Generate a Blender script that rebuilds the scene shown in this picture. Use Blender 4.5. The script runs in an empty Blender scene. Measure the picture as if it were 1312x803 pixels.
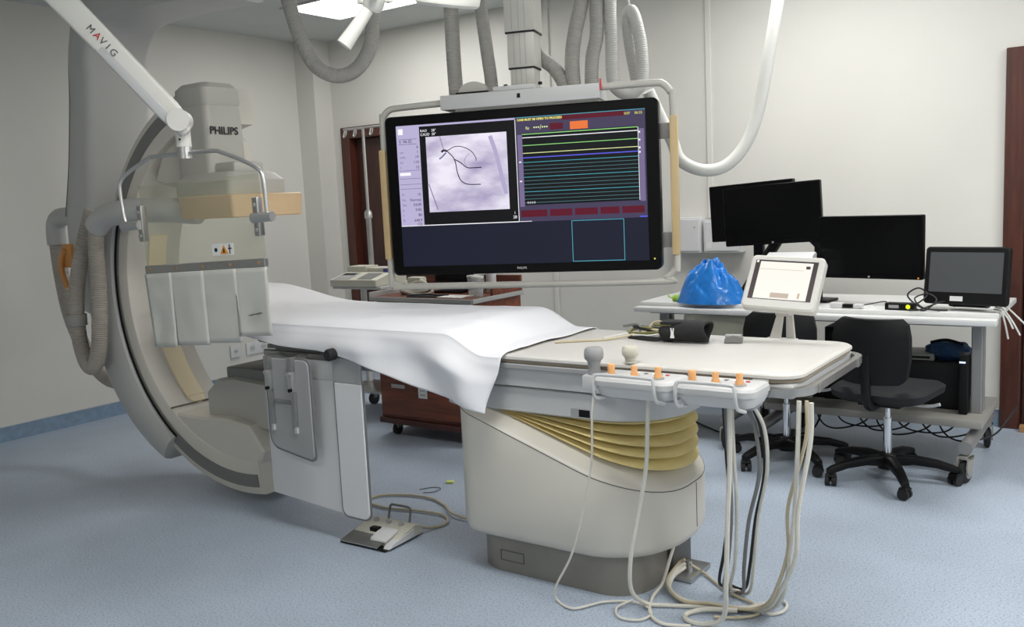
import bpy, bmesh, math, random
from mathutils import Vector, Matrix, noise
random.seed(7)
C = bpy.context.scene.collection
scene = bpy.context.scene
R = math.radians
PI = math.pi

# ------------------------------------------------------------------ camera
cam = bpy.data.cameras.new('camera')
camo = bpy.data.objects.new('camera', cam); C.objects.link(camo)
cam.sensor_width = 36.0
cam.lens = 36.0*1163.04/1312.0
cam.clip_start = 0.05
_r = Vector((0.81737863, 0.57419881, -0.04677509))
_u = Vector((-0.03387201, 0.12895143, 0.99107226))
_f = Vector((-0.57510422, 0.80849691, -0.12485141))
camo.matrix_world = Matrix(((_r.x, _u.x, -_f.x, 0), (_r.y, _u.y, -_f.y, 0), (_r.z, _u.z, -_f.z, 1.45), (0, 0, 0, 1)))
scene.camera = camo

# ------------------------------------------------------------------ world, exposure
w = bpy.data.worlds.new('world'); scene.world = w; w.use_nodes = True
w.node_tree.nodes['Background'].inputs[0].default_value = (0.75, 0.8, 0.85, 1)
w.node_tree.nodes['Background'].inputs[1].default_value = 0.05
vs = scene.view_settings
vs.view_transform = 'Standard'; vs.look = 'None'; vs.gamma = 1.0; vs.use_curve_mapping = False
vs.exposure = 0.0
PANEL_W = 33.0      # watts of one lit ceiling panel

# ------------------------------------------------------------------ materials
def lin(c):
    return tuple((x/12.92 if x <= 0.04045 else ((x+0.055)/1.055)**2.4) for x in [v/255.0 for v in c])
MATS = {}
def mat(name, rgb, rough=0.5, metal=0.0, var=0.0, scale=8.0, bump=0.0, bscale=60.0, spec=0.5, emit=None, es=1.0, trans=0.0, alpha=None, coat=0.0, stretch=None, rgb2=None):
    if name in MATS: return MATS[name]
    m = bpy.data.materials.new(name); m.use_nodes = True
    nt = m.node_tree; b = nt.nodes['Principled BSDF']
    c = lin(rgb)
    b.inputs['Base Color'].default_value = (*c, 1)
    b.inputs['Roughness'].default_value = rough
    b.inputs['Metallic'].default_value = metal
    b.inputs['Specular IOR Level'].default_value = spec
    b.inputs['Transmission Weight'].default_value = trans
    b.inputs['Coat Weight'].default_value = coat
    if alpha is not None: b.inputs['Alpha'].default_value = alpha
    if emit is not None:
        b.inputs['Emission Color'].default_value = (*lin(emit), 1); b.inputs['Emission Strength'].default_value = es
    if var > 0 or rgb2 is not None or bump > 0:
        tc = nt.nodes.new('ShaderNodeTexCoord'); mp = nt.nodes.new('ShaderNodeMapping')
        nt.links.new(tc.outputs['Object'], mp.inputs['Vector'])
        if stretch: mp.inputs['Scale'].default_value = stretch
    if var > 0 or rgb2 is not None:
        n = nt.nodes.new('ShaderNodeTexNoise'); n.inputs['Scale'].default_value = scale; n.inputs['Detail'].default_value = 6
        nt.links.new(mp.outputs[0], n.inputs['Vector'])
        rp = nt.nodes.new('ShaderNodeValToRGB')
        if rgb2 is None:
            a = tuple(max(0, x*(1-var)) for x in c); d = tuple(min(1, x*(1+var)) for x in c)
        else: a, d = c, lin(rgb2)
        rp.color_ramp.elements[0].position = 0.35; rp.color_ramp.elements[1].position = 0.65
        rp.color_ramp.elements[0].color = (*a, 1); rp.color_ramp.elements[1].color = (*d, 1)
        nt.links.new(n.outputs['Fac'], rp.inputs['Fac']); nt.links.new(rp.outputs['Color'], b.inputs['Base Color'])
    if bump > 0:
        n2 = nt.nodes.new('ShaderNodeTexNoise'); n2.inputs['Scale'].default_value = bscale; n2.inputs['Detail'].default_value = 4
        nt.links.new(mp.outputs[0], n2.inputs['Vector'])
        bp = nt.nodes.new('ShaderNodeBump'); bp.inputs['Strength'].default_value = bump; bp.inputs['Distance'].default_value = 0.004
        nt.links.new(n2.outputs['Fac'], bp.inputs['Height']); nt.links.new(bp.outputs['Normal'], b.inputs['Normal'])
    MATS[name] = m
    return m

mat('wall', (214, 212, 205), 0.6, var=0.02, scale=1.5, bump=0.05, bscale=120)
mat('ceiling', (205, 208, 205), 0.8, var=0.02, scale=2)
mat('skirting', (128, 150, 172), 0.5, var=0.10, scale=25)
mat('skirt_edge', (190, 195, 195), 0.5)
mat('door_wood', (62, 34, 27), 0.4, var=0.25, scale=6, stretch=(6, 6, 0.6))
mat('door_frame', (74, 38, 28), 0.35, var=0.25, scale=8, stretch=(6, 6, 0.5))
mat('cab_wood', (112, 58, 38), 0.38, var=0.35, scale=5, stretch=(0.8, 6, 8))
mat('cab_dark', (70, 34, 26), 0.45, var=0.2, scale=7)
mat('edge_grey', (165, 165, 163), 0.35, var=0.04)
mat('beige', (211, 206, 195), 0.42, var=0.015, scale=3)
mat('beige_dark', (184, 181, 172), 0.45, var=0.015, scale=3)
mat('gantry_grey', (192, 191, 188), 0.42, var=0.02, scale=3)
mat('gantry_dark', (122, 121, 118), 0.45, var=0.03, scale=4)
mat('hose_grey', (158, 156, 150), 0.5, var=0.05, scale=10)
mat('hose_brown', (176, 168, 158), 0.5, var=0.06, scale=10)
mat('hose_white', (206, 206, 200), 0.45, var=0.02, scale=10)
mat('arm_white', (222, 220, 212), 0.35, var=0.01, scale=4)
mat('orange', (216, 186, 146), 0.5, var=0.04, scale=5)
mat('peach', (243, 226, 190), 0.45, var=0.03, scale=4)
mat('hose_pale', (182, 181, 176), 0.5, var=0.03, scale=10)
mat('orange_handle', (214, 150, 84), 0.45)
mat('knob_orange', (240, 178, 118), 0.4)
mat('metal', (178, 178, 176), 0.28, 0.85, var=0.04, scale=20)
mat('steel', (205, 205, 203), 0.3, 0.8)
mat('chrome', (215, 215, 215), 0.12, 1.0)
mat('light_grey', (196, 196, 195), 0.4, var=0.015, scale=5)
mat('mid_grey', (158, 158, 158), 0.45, var=0.03, scale=5)
mat('panel_white', (214, 214, 214), 0.4, var=0.015, scale=4)
mat('panel_edge', (120, 121, 122), 0.5)
mat('base_grey', (138, 134, 126), 0.4, 0.2, var=0.06, scale=6)
mat('bellows', (220, 202, 142), 0.55, var=0.06, scale=8)
mat('sheet', (230, 230, 233), 0.8, bump=0.25, bscale=11)
mat('tabletop', (208, 205, 199), 0.35, var=0.02, scale=4)
mat('table_edge', (150, 138, 122), 0.4, var=0.05, scale=10)
mat('black', (12, 12, 13), 0.45, spec=0.25)
mat('black_fabric', (26, 26, 28), 0.85, var=0.2, scale=40, bump=0.2, bscale=300)
mat('black_matte', (14, 15, 16), 0.6, spec=0.25, var=0.1, scale=20)
mat('rubber', (30, 30, 31), 0.7)
mat('bezel', (8, 8, 10), 0.3, spec=0.15)
mat('screen_off', (8, 9, 10), 0.25, spec=0.15)
mat('screen_grey', (82, 84, 86), 0.3)
mat('screen_grey_b', (66, 68, 70), 0.3)
mat('frame_tube', (188, 186, 178), 0.35, var=0.02)
mat('bumper_tan', (196, 172, 128), 0.5, var=0.03)
mat('column_alu', (190, 188, 180), 0.38, 0.1, var=0.02)
mat('line_dark', (70, 70, 68), 0.6)
mat('cable_white', (214, 210, 198), 0.45, var=0.03, scale=30)
mat('cable_tan', (196, 184, 156), 0.5)
mat('cable_grey', (120, 120, 118), 0.5)
mat('green_cable', (120, 118, 70), 0.5)
mat('cable_black', (22, 22, 24), 0.5)
mat('desk_white', (222, 222, 220), 0.3, var=0.01)
mat('desk_frame', (140, 140, 140), 0.4, 0.3, var=0.04)
mat('shelf_grey', (150, 148, 142), 0.5, var=0.04)
mat('blue_bag', (28, 120, 205), 0.22, bump=0.9, bscale=38, spec=0.6, coat=0.15)
mat('blue_dark', (24, 58, 92), 0.6, var=0.2, scale=20)
mat('green_stuff', (150, 190, 70), 0.6, var=0.2, scale=30)
mat('label_white', (226, 226, 224), 0.5)
mat('red', (190, 40, 48), 0.5)
mat('print_dark', (40, 40, 44), 0.5)
mat('print_grey', (96, 96, 100), 0.5)
mat('device_cream', (204, 201, 186), 0.45, var=0.03)
mat('device_grey', (120, 122, 118), 0.5, var=0.05)
mat('purple', (86, 84, 150), 0.4)
mat('curtain', (196, 196, 188), 0.32, var=0.03, scale=6, bump=0.5, bscale=9, spec=0.6)
mat('warn_orange', (226, 150, 40), 0.5)
mat('yellow_bit', (210, 220, 120), 0.6)
mat('seat_grey', (32, 33, 35), 0.7, spec=0.3, var=0.1, scale=30)
mat('paper', (228, 228, 222), 0.7)
mat('seam', (96, 94, 88), 0.6)
mat('bracket_metal', (92, 90, 86), 0.4, 0.6, var=0.1)
mat('console_white', (206, 204, 197), 0.4, var=0.01)
mat('wood_tan', (176, 132, 88), 0.5, var=0.1)
def mix_transparent(name, rgb, rough, fac, tint=(1, 1, 1)):
    m = bpy.data.materials.new(name); m.use_nodes = True; nt = m.node_tree
    b = nt.nodes['Principled BSDF']; b.inputs['Base Color'].default_value = (*lin(rgb), 1); b.inputs['Roughness'].default_value = rough
    t = nt.nodes.new('ShaderNodeBsdfTransparent'); t.inputs[0].default_value = (*tint, 1)
    mx = nt.nodes.new('ShaderNodeMixShader'); mx.inputs[0].default_value = fac
    nt.links.new(t.outputs[0], mx.inputs[1]); nt.links.new(b.outputs[0], mx.inputs[2])
    nt.links.new(mx.outputs[0], nt.nodes['Material Output'].inputs['Surface'])
    MATS[name] = m; return m
mix_transparent('acrylic', (176, 178, 166), 0.06, 0.16, (0.97, 0.97, 0.93))
mix_transparent('clear_wrap', (206, 206, 190), 0.12, 0.45, (0.95, 0.95, 0.9))
mix_transparent('glass', (210, 214, 214), 0.05, 0.3)
# emission materials (displays and lamps only)
def emat(name, rgb, s=1.0):
    m = bpy.data.materials.new(name); m.use_nodes = True; nt = m.node_tree
    b = nt.nodes['Principled BSDF']; b.inputs['Base Color'].default_value = (0.01, 0.01, 0.01, 1); b.inputs['Roughness'].default_value = 0.3; b.inputs['Specular IOR Level'].default_value = 0.12
    b.inputs['Emission Color'].default_value = (*lin(rgb), 1); b.inputs['Emission Strength'].default_value = s
    MATS[name] = m; return m
emat('e_panel', (255, 255, 255), 6.0)
emat('e_white', (250, 250, 255)); emat('e_lilac', (190, 182, 218), 0.95); emat('e_lilac_dk', (120, 112, 150), 0.9)
emat('e_navy', (24, 27, 46)); emat('e_black', (10, 10, 14)); emat('e_plotbg', (9, 14, 18)); emat('e_mauve', (70, 62, 90))
emat('e_yellow', (240, 232, 110)); emat('e_orange', (236, 120, 60)); emat('e_maroon', (92, 16, 38)); emat('e_cyan', (92, 196, 214), 0.8)
emat('e_green', (150, 222, 130)); emat('e_paleyel', (232, 240, 170)); emat('e_blue', (92, 92, 220)); emat('e_teal', (110, 160, 170), 0.7)
emat('e_side', (120, 108, 146)); emat('e_print', (30, 26, 48), 0.6); emat('e_red', (200, 40, 60)); emat('e_lcd', (250, 246, 236), 1.0)
emat('e_lcd_brown', (58, 44, 44)); emat('e_led_white', (255, 255, 255), 3.0); emat('e_led_green', (210, 230, 40), 1.6); emat('e_led_blue', (190, 210, 255), 2.0)
emat('e_bone', (188, 178, 214), 0.9); emat('e_lcd_tan', (196, 178, 160)); emat('e_led_amber', (230, 150, 40), 1.2)
# x-ray picture: cloudy procedural print on the display
m = emat('e_xray', (190, 180, 215), 0.95); nt = m.node_tree; b = nt.nodes['Principled BSDF']
tc = nt.nodes.new('ShaderNodeTexCoord'); n = nt.nodes.new('ShaderNodeTexNoise'); n.inputs['Scale'].default_value = 5; n.inputs['Detail'].default_value = 5
mp = nt.nodes.new('ShaderNodeMapping'); mp.inputs['Rotation'].default_value = (0, 0.5, 0); mp.inputs['Scale'].default_value = (0.8, 1, 1.8)
nt.links.new(tc.outputs['Object'], mp.inputs[0]); nt.links.new(mp.outputs[0], n.inputs['Vector'])
rp = nt.nodes.new('ShaderNodeValToRGB'); e = rp.color_ramp.elements
e[0].position = 0.3; e[0].color = (*lin((150, 138, 182)), 1); e[1].position = 0.62; e[1].color = (*lin((246, 240, 255)), 1)
nt.links.new(n.outputs['Fac'], rp.inputs[0]); nt.links.new(rp.outputs[0], b.inputs['Emission Color'])
# floor: speckled vinyl
m = mat('floor', (160, 174, 194), 0.38, spec=0.45); nt = m.node_tree; b = nt.nodes['Principled BSDF']
tc = nt.nodes.new('ShaderNodeTexCoord')
n1 = nt.nodes.new('ShaderNodeTexNoise'); n1.inputs['Scale'].default_value = 130; n1.inputs['Detail'].default_value = 3
n2 = nt.nodes.new('ShaderNodeTexNoise'); n2.inputs['Scale'].default_value = 1.6; n2.inputs['Detail'].default_value = 5
r1 = nt.nodes.new('ShaderNodeValToRGB'); e = r1.color_ramp.elements
e[0].position = 0.30; e[0].color = (*lin((132, 145, 162)), 1); e[1].position = 0.46; e[1].color = (*lin((172, 184, 199)), 1)
k = r1.color_ramp.elements.new(0.68); k.color = (*lin((186, 197, 211)), 1)
r2 = nt.nodes.new('ShaderNodeValToRGB'); e = r2.color_ramp.elements
e[0].position = 0.3; e[0].color = (0.86, 0.86, 0.86, 1); e[1].position = 0.7; e[1].color = (1.06, 1.06, 1.06, 1)
mx = nt.nodes.new('ShaderNodeMix'); mx.data_type = 'RGBA'; mx.blend_type = 'MULTIPLY'; mx.inputs[0].default_value = 1
for q in (n1, n2): nt.links.new(tc.outputs['Object'], q.inputs['Vector'])
nt.links.new(n1.outputs[0], r1.inputs[0]); nt.links.new(n2.outputs[0], r2.inputs[0])
nt.links.new(r1.outputs[0], mx.inputs[6]); nt.links.new(r2.outputs[0], mx.inputs[7]); nt.links.new(mx.outputs[2], b.inputs['Base Color'])
bp = nt.nodes.new('ShaderNodeBump'); bp.inputs['Strength'].default_value = 0.06; bp.inputs['Distance'].default_value = 0.003
nt.links.new(n1.outputs[0], bp.inputs['Height']); nt.links.new(bp.outputs[0], b.inputs['Normal'])

# ------------------------------------------------------------------ mesh helpers
def B(): return bmesh.new()
def box(bm, x0, x1, y0, y1, z0, z1, bev=0.0, seg=2):
    r = bmesh.ops.create_cube(bm, size=1.0)
    vs_ = r['verts']
    for v in vs_: v.co = Vector(((x0+x1)/2+v.co.x*(x1-x0), (y0+y1)/2+v.co.y*(y1-y0), (z0+z1)/2+v.co.z*(z1-z0)))
    if bev > 0:
        es = list({e for v in vs_ for e in v.link_edges})
        bmesh.ops.bevel(bm, geom=es, offset=bev, segments=seg, affect='EDGES', profile=0.6, clamp_overlap=True)
    return bm
def loft(bm, rings, cap=True, closed=True):
    vr = [[bm.verts.new(p) for p in ring] for ring in rings]
    n = len(vr[0])
    for a, b in zip(vr, vr[1:]):
        for i in range(n if closed else n-1):
            j = (i+1) % n
            try: bm.faces.new((a[i], a[j], b[j], b[i]))
            except ValueError: pass
    if cap:
        for ring in (vr[0], vr[-1]):
            try: bm.faces.new(ring)
            except ValueError: pass
    bmesh.ops.recalc_face_normals(bm, faces=bm.faces)
    return bm
def rrect(x0, x1, y0, y1, r, seg=6):
    """rounded rectangle outline; r a number or (SW, SE, NE, NW)"""
    if not isinstance(r, (tuple, list)): r = (r,)*4
    pts = []
    for (cx, cy, a0, rr) in ((x0+r[0], y0+r[0], PI, r[0]), (x1-r[1], y0+r[1], 1.5*PI, r[1]), (x1-r[2], y1-r[2], 0, r[2]), (x0+r[3], y1-r[3], PI/2, r[3])):
        for i in range(seg+1):
            a = a0+PI/2*i/seg
            pts.append((cx+rr*math.cos(a), cy+rr*math.sin(a)))
    return pts
def prism(bm, pts, axis, a, b, bev=0.0):
    """outline (2D) extruded along axis from a to b; axis z:(x,y) y:(x,z) x:(y,z)"""
    def P(p, t):
        return (p[0], p[1], t) if axis == 'z' else ((p[0], t, p[1]) if axis == 'y' else (t, p[0], p[1]))
    if bev > 0:
        cx = sum(p[0] for p in pts)/len(pts); cy = sum(p[1] for p in pts)/len(pts)
        hw = max(abs(p[0]-cx) for p in pts); hh = max(abs(p[1]-cy) for p in pts)
        sx, sy = (hw-bev)/hw, (hh-bev)/hh
        ins = [(cx+(p[0]-cx)*sx, cy+(p[1]-cy)*sy) for p in pts]
        d = bev if b > a else -bev
        rings = [[P(p, a) for p in ins], [P(p, a+d) for p in pts], [P(p, b-d) for p in pts], [P(p, b) for p in ins]]
    else: rings = [[P(p, a) for p in pts], [P(p, b) for p in pts]]
    return loft(bm, rings)
def catmull(pts, n=8):
    P = [Vector(p) for p in pts]
    if len(P) < 3: return P
    P = [2*P[0]-P[1]]+P+[2*P[-1]-P[-2]]
    out = []
    for i in range(1, len(P)-2):
        a, b, c, d = P[i-1:i+3]
        for k in range(n):
            t = k/n
            out.append(0.5*((2*b)+(c-a)*t+(2*a-5*b+4*c-d)*t*t+(-a+3*b-3*c+d)*t**3))
    out.append(P[-2]); return out
def resample(P, step):
    out = [P[0].copy()]; acc = 0
    for a, b in zip(P, P[1:]):
        L = (b-a).length
        if L < 1e-9: continue
        t = step-acc
        while t <= L:
            out.append(a+(b-a)*(t/L)); t += step
        acc = (acc+L) % step
    out.append(P[-1].copy()); return out
def tube(bm, pts, r, seg=8, smooth=0, corr=0.0, pitch=0.012, rend=None):
    P = catmull(pts, smooth) if smooth else [Vector(p) for p in pts]
    if corr > 0: P = resample(P, pitch/2)
    P = [p for i, p in enumerate(P) if i == 0 or (p-P[i-1]).length > 1e-6]
    t0 = (P[1]-P[0]).normalized()
    up = Vector((0, 0, 1)) if abs(t0.z) < 0.9 else Vector((1, 0, 0))
    nrm = (up-t0*up.dot(t0)).normalized()
    rings = []
    for i, p in enumerate(P):
        t = (P[min(i+1, len(P)-1)]-P[max(i-1, 0)]).normalized()
        nrm = (nrm-t*nrm.dot(t))
        nrm = nrm.normalized() if nrm.length > 1e-6 else t.orthogonal().normalized()
        bn = t.cross(nrm)
        rr = r if rend is None else r+(rend-r)*i/(len(P)-1)
        if corr > 0: rr += corr*(1 if i % 2 else -1)
        rings.append([p+nrm*rr*math.cos(2*PI*k/seg)+bn*rr*math.sin(2*PI*k/seg) for k in range(seg)])
    return loft(bm, rings)
def cyl(bm, p0, p1, r, seg=16, r1=None):
    return tube(bm, [p0, p1], r, seg, rend=r1)
def lathe(bm, prof, c=(0, 0, 0), seg=20, axis='z'):
    rings = []
    for (r, h) in prof:
        ring = []
        for k in range(seg):
            a = 2*PI*k/seg; x, y = max(r, 1e-4)*math.cos(a), max(r, 1e-4)*math.sin(a)
            v = (x, y, h) if axis == 'z' else ((x, h, y) if axis == 'y' else (h, x, y))
            ring.append((c[0]+v[0], c[1]+v[1], c[2]+v[2]))
        rings.append(ring)
    return loft(bm, rings)
def arc_band(bm, cx, cz, ri, ro, a0, a1, y0, y1, n=48, bev=0.0):
    """annular sector in the xz plane, extruded along y; ri/ro numbers or functions of angle in degrees"""
    fi = ri if callable(ri) else (lambda a: ri); fo = ro if callable(ro) else (lambda a: ro)
    rings = []
    for i in range(n+1):
        d = a0+(a1-a0)*i/n; a = R(d); i_, o_ = fi(d), fo(d); e = bev
        ca, sa = math.cos(a), math.sin(a)
        q = [(i_+e, y0), (o_-e, y0), (o_-e*0.3, y0+e*0.3), (o_, y0+e), (o_, y1-e), (o_-e, y1), (i_+e, y1), (i_, y1-e), (i_, y0+e), (i_+e*0.3, y0+e*0.3)] if e > 0 else [(i_, y0), (o_, y0), (o_, y1), (i_, y1)]
        rings.append([(cx+r*ca, y, cz+r*sa) for r, y in q])
    return loft(bm, rings)
def sweep_xz(bm, path, th, y0, y1, n=8, bev=0.04):
    P = catmull([(p[0], 0, p[1]) for p in path], n)
    m_ = len(P); rings = []
    for i, p in enumerate(P):
        t = (P[min(i+1, m_-1)]-P[max(i-1, 0)]).normalized(); nn = Vector((-t.z, 0, t.x))
        f = i/(m_-1)*(len(th)-1); k = min(int(f), len(th)-2); h = (th[k]+(th[k+1]-th[k])*(f-k))/2
        ring = []
        for (u, y) in rrect(-h, h, y0, y1, bev, 3):
            q = p+nn*u; ring.append((q.x, y, q.z))
        rings.append(ring)
    return loft(bm, rings)

def shade(me, ang=35):
    for p in me.polygons: p.use_smooth = True
    try: me.set_sharp_from_angle(angle=R(ang))
    except Exception: pass
def world_off(parent):
    o = Vector((0, 0, 0)); p = parent
    while p is not None:
        o += Vector(p.get('_o', (0, 0, 0))); p = p.parent
    return o
def obj(name, bm, m, parent=None, smooth=True):
    me = bpy.data.meshes.new(name); bm.to_mesh(me); bm.free()
    if smooth: shade(me)
    o = bpy.data.objects.new(name, me); C.objects.link(o)
    me.materials.append(MATS[m])
    if parent is not None: o.parent = parent
    return o
def thing(name, label, cat, loc=(0, 0, 0), rot=(0, 0, 0), group=None):
    o = bpy.data.objects.new(name, None); C.objects.link(o); o.empty_display_size = 0.05
    o.location = loc; o.rotation_euler = rot; o['label'] = label; o['category'] = cat
    if group: o['group'] = group
    return o
def wthing(name, label, cat, loc, group=None):
    """thing whose parts are written in room coordinates; its Empty stands at loc"""
    t = thing(name, label, cat, loc, (0, 0, 0), group); t['_w'] = 1; return t
def finish(t):
    """room-coordinate parts -> relative to the Empty"""
    L = Vector(t.location)
    for ch in t.children:
        if ch.type == 'MESH': ch.data.transform(Matrix.Translation(-L))
        for g in ch.children:
            if g.type == 'MESH': g.data.transform(Matrix.Translation(-L))
    del t['_w']
def tag(o, label, cat, group=None):
    o['label'] = label; o['category'] = cat
    if group: o['group'] = group
    return o
def single(name, bm, m, label, cat, group=None):
    """one-mesh thing: origin moved to the middle of its foot"""
    o = obj(name, bm, m)
    me = o.data; xs = [v.co for v in me.vertices]
    c = Vector((sum(v.x for v in xs)/len(xs), sum(v.y for v in xs)/len(xs), min(v.z for v in xs)))
    me.transform(Matrix.Translation(-c)); o.location = c
    return tag(o, label, cat, group)
def struct(name, bm, m, parent=None, smooth=False):
    o = obj(name, bm, m, parent, smooth)
    if parent is None: o['kind'] = 'structure'
    return o
def dup(root, loc=None, rotz=None, label=None):
    r = root.copy(); C.objects.link(r)
    if loc is not None: r.location = loc
    if rotz is not None: r.rotation_euler = (0, 0, rotz)
    if label: r['label'] = label
    for ch in list(root.children):
        c = ch.copy(); C.objects.link(c); c.parent = r
        for g in ch.children:
            d = g.copy(); C.objects.link(d); d.parent = c
    return r
def copy_part(o):
    c = o.copy(); C.objects.link(c); return c
def text(name, s, size, m, parent, M4, ext=0.0006, align='LEFT', bold=0.0):
    """flat printed lettering as a thin mesh; M4 maps text plane (x right, y up) to the parent's space"""
    cu = bpy.data.curves.new('t', 'FONT'); cu.body = s; cu.size = size; cu.align_x = align; cu.align_y = 'CENTER'; cu.extrude = ext; cu.resolution_u = 3; cu.offset = bold
    to = bpy.data.objects.new('t', cu); C.objects.link(to)
    bpy.context.view_layer.update()
    me = bpy.data.meshes.new_from_object(to.evaluated_get(bpy.context.evaluated_depsgraph_get()))
    bpy.data.objects.remove(to); bpy.data.curves.remove(cu)
    me.transform(M4); me.name = name
    me.materials.clear(); me.materials.append(MATS[m])
    o = bpy.data.objects.new(name, me); C.objects.link(o)
    if parent is not None: o.parent = parent
    return o
def frame4(o, x, y):
    """4x4 with origin o, text-x along x, text-y along y"""
    x = Vector(x).normalized(); y = Vector(y); y = (y-x*y.dot(x)).normalized(); z = x.cross(y)
    return Matrix(((x.x, y.x, z.x, o[0]), (x.y, y.y, z.y, o[1]), (x.z, y.z, z.z, o[2]), (0, 0, 0, 1)))
#__BODY__
# ================================================================== THE ROOM
XL, XR, YN, YB, ZC = -6.23, 2.6, -1.6, 5.84, 2.90
struct('floor', box(B(), XL, XR, YN, YB, -0.1, 0.0), 'floor')
struct('ceiling', box(B(), XL, XR, YN, YB, ZC, ZC+0.1), 'ceiling')
struct('wall_left', box(B(), XL-0.15, XL, YN, YB, 0, ZC), 'wall')
struct('wall_right', box(B(), XR, XR+0.15, YN, YB, 0, ZC), 'wall')
struct('wall_front', box(B(), XL, XR, YN-0.15, YN, 0, ZC), 'wall')
D1 = (-5.90, -4.55, 2.14); D2 = (-0.70, 0.42, 2.15)
bm = B()
for (a, b_, z0) in ((XL, D1[0], 0), (D1[0], D1[1], D1[2]), (D1[1], D2[0], 0), (D2[0], D2[1], D2[2]), (D2[1], XR, 0)):
    box(bm, a, b_, YB, YB+0.15, z0, ZC)
struct('wall_back', bm, 'wall')
struct('wall_corner_column', box(B(), XL, -6.01, 5.64, YB, 0, ZC), 'wall')
def baseboard(name, args):
    o = struct(name, box(B(), *args[0]), 'skirting'); struct('top_edge', box(B(), *args[1]), 'skirt_edge', o)
baseboard('baseboard_left', ((XL, XL+0.006, YN, 5.64, 0, 0.10), (XL, XL+0.010, YN, 5.64, 0.10, 0.106)))
baseboard('baseboard_back', ((D1[1], D2[0]-0.005, YB-0.006, YB, 0, 0.10), (D1[1], D2[0]-0.005, YB-0.010, YB, 0.10, 0.106)))
def door(name, D, leaves):
    x0, x1, z1 = D
    root = bpy.data.objects.new(name, None); C.objects.link(root); root['kind'] = 'structure'; root.location = ((x0+x1)/2, YB, 0)
    L = root.location
    def part(nm, a, m, par=root):
        o = struct(nm, box(B(), a[0]-L.x, a[1]-L.x, a[2]-L.y, a[3]-L.y, a[4], a[5], 0.004, 1), m, par); return o
    part('door_frame', (x0, x0+0.10, YB-0.03, YB+0.13, 0, z1), 'door_frame'); part('door_frame', (x1-0.10, x1, YB-0.03, YB+0.13, 0, z1), 'door_frame')
    part('door_frame', (x0+0.10, x1-0.10, YB-0.03, YB+0.13, z1-0.10, z1), 'door_frame')
    n = leaves; wd = (x1-x0-0.2)/n
    for i in range(n):
        a = x0+0.1+i*wd
        lf = part('door_leaf', (a+0.003, a+wd-0.003, YB+0.05, YB+0.10, 0.006, z1-0.103), 'door_wood')
        hx = a+wd-0.10 if i == 0 else a+0.10
        h = B(); cyl(h, (hx-L.x, 0.05, 1.0), (hx-L.x, 0.0, 1.0), 0.011, 10); cyl(h, (hx-L.x-0.005, 0.005, 1.0), (hx-L.x+(0.11 if i else -0.11), 0.005, 1.0), 0.009, 10)
        obj('handle', h, 'steel', lf)
door('door_1', D1, 2); door('door_2', D2, 1)
struct('trim_1', box(B(), -3.735, -3.700, YB-0.014, YB, 0.10, ZC, 0.003, 1), 'wall')
struct('trim_2', box(B(), -2.475, -2.435, YB-0.018, YB, 1.26, ZC, 0.004, 1), 'wall')

# ceiling light panels (recessed fluorescent fittings)
def light_panel(x0, x1, y0, y1, lit, label):
    t = thing('ceiling_light', label, 'ceiling light', ((x0+x1)/2, (y0+y1)/2, ZC), (0, 0, 0), 'ceiling light panels')
    a, b_ = (x1-x0)/2, (y1-y0)/2
    bm = B()
    for q in ((-a, a, -b_, -b_+0.02), (-a, a, b_-0.02, b_), (-a, -a+0.02, -b_+0.02, b_-0.02), (a-0.02, a, -b_+0.02, b_-0.02)): box(bm, *q, -0.012, -0.001)
    obj('frame', bm, 'light_grey', t, False)
    obj('diffuser', box(B(), -a+0.02, a-0.02, -b_+0.02, b_-0.02, -0.007, -0.002), 'e_panel', t, False)
    li = bpy.data.lights.new('panel_lamp', 'AREA'); li.shape = 'RECTANGLE'; li.size = 2*a-0.06; li.size_y = 2*b_-0.06; li.energy = PANEL_W*lit; li.color = (1.0, 0.99, 0.97)
    lo = bpy.data.objects.new('panel_lamp', li); C.objects.link(lo); lo.parent = t; lo.location = (0, 0, -0.015)
light_panel(-5.23, -4.03, 4.63, 5.23, 0.45, 'lit ceiling light panel above the grey hose loop near the back corner')
light_panel(-2.20, -1.00, 4.40, 5.00, 0.8, 'lit ceiling light panel above the computer desk')
light_panel(-2.20, -1.00, 1.70, 2.30, 0.65, 'lit ceiling light panel in front of the patient table foot end')
light_panel(0.60, 1.80, 4.40, 5.00, 1.3, 'lit ceiling light panel near the right door')
light_panel(0.60, 1.80, 1.70, 2.30, 1.5, 'lit ceiling light panel right of the camera')
light_panel(-2.20, -1.00, -0.90, -0.30, 0.45, 'lit ceiling light panel behind the camera')

# wall sockets and wall boxes
def wall_box(x0, x1, z0, z1, label):
    t = thing('wall_trunking_box', label, 'wall box', ((x0+x1)/2, YB, z0), (0, 0, 0), 'white wall boxes above the desk')
    w2 = (x1-x0)/2; h = z1-z0
    obj('body', box(B(), -w2, w2, -0.09, -0.002, 0, h, 0.006), 'panel_white', t)
    obj('cover_plate', box(B(), -w2+0.012, w2-0.012, -0.096, -0.0905, 0.012, h-0.012, 0.003, 1), 'panel_white', t)
    obj('lock_screw', cyl(B(), (w2-0.04, -0.100, h*0.72), (w2-0.04, -0.095, h*0.72), 0.006, 8), 'mid_grey', t)
    obj('label_plate', box(B(), -w2+0.02, -w2+0.06, -0.0975, -0.0962, 0.03, 0.07), 'label_white', t)
wall_box(-2.72, -2.50, 1.03, 1.27, 'white wall box left of the black monitors, beside the big display')
wall_box(-2.48, -2.22, 1.03, 1.25, 'white wall box partly hidden behind the black monitors')
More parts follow.
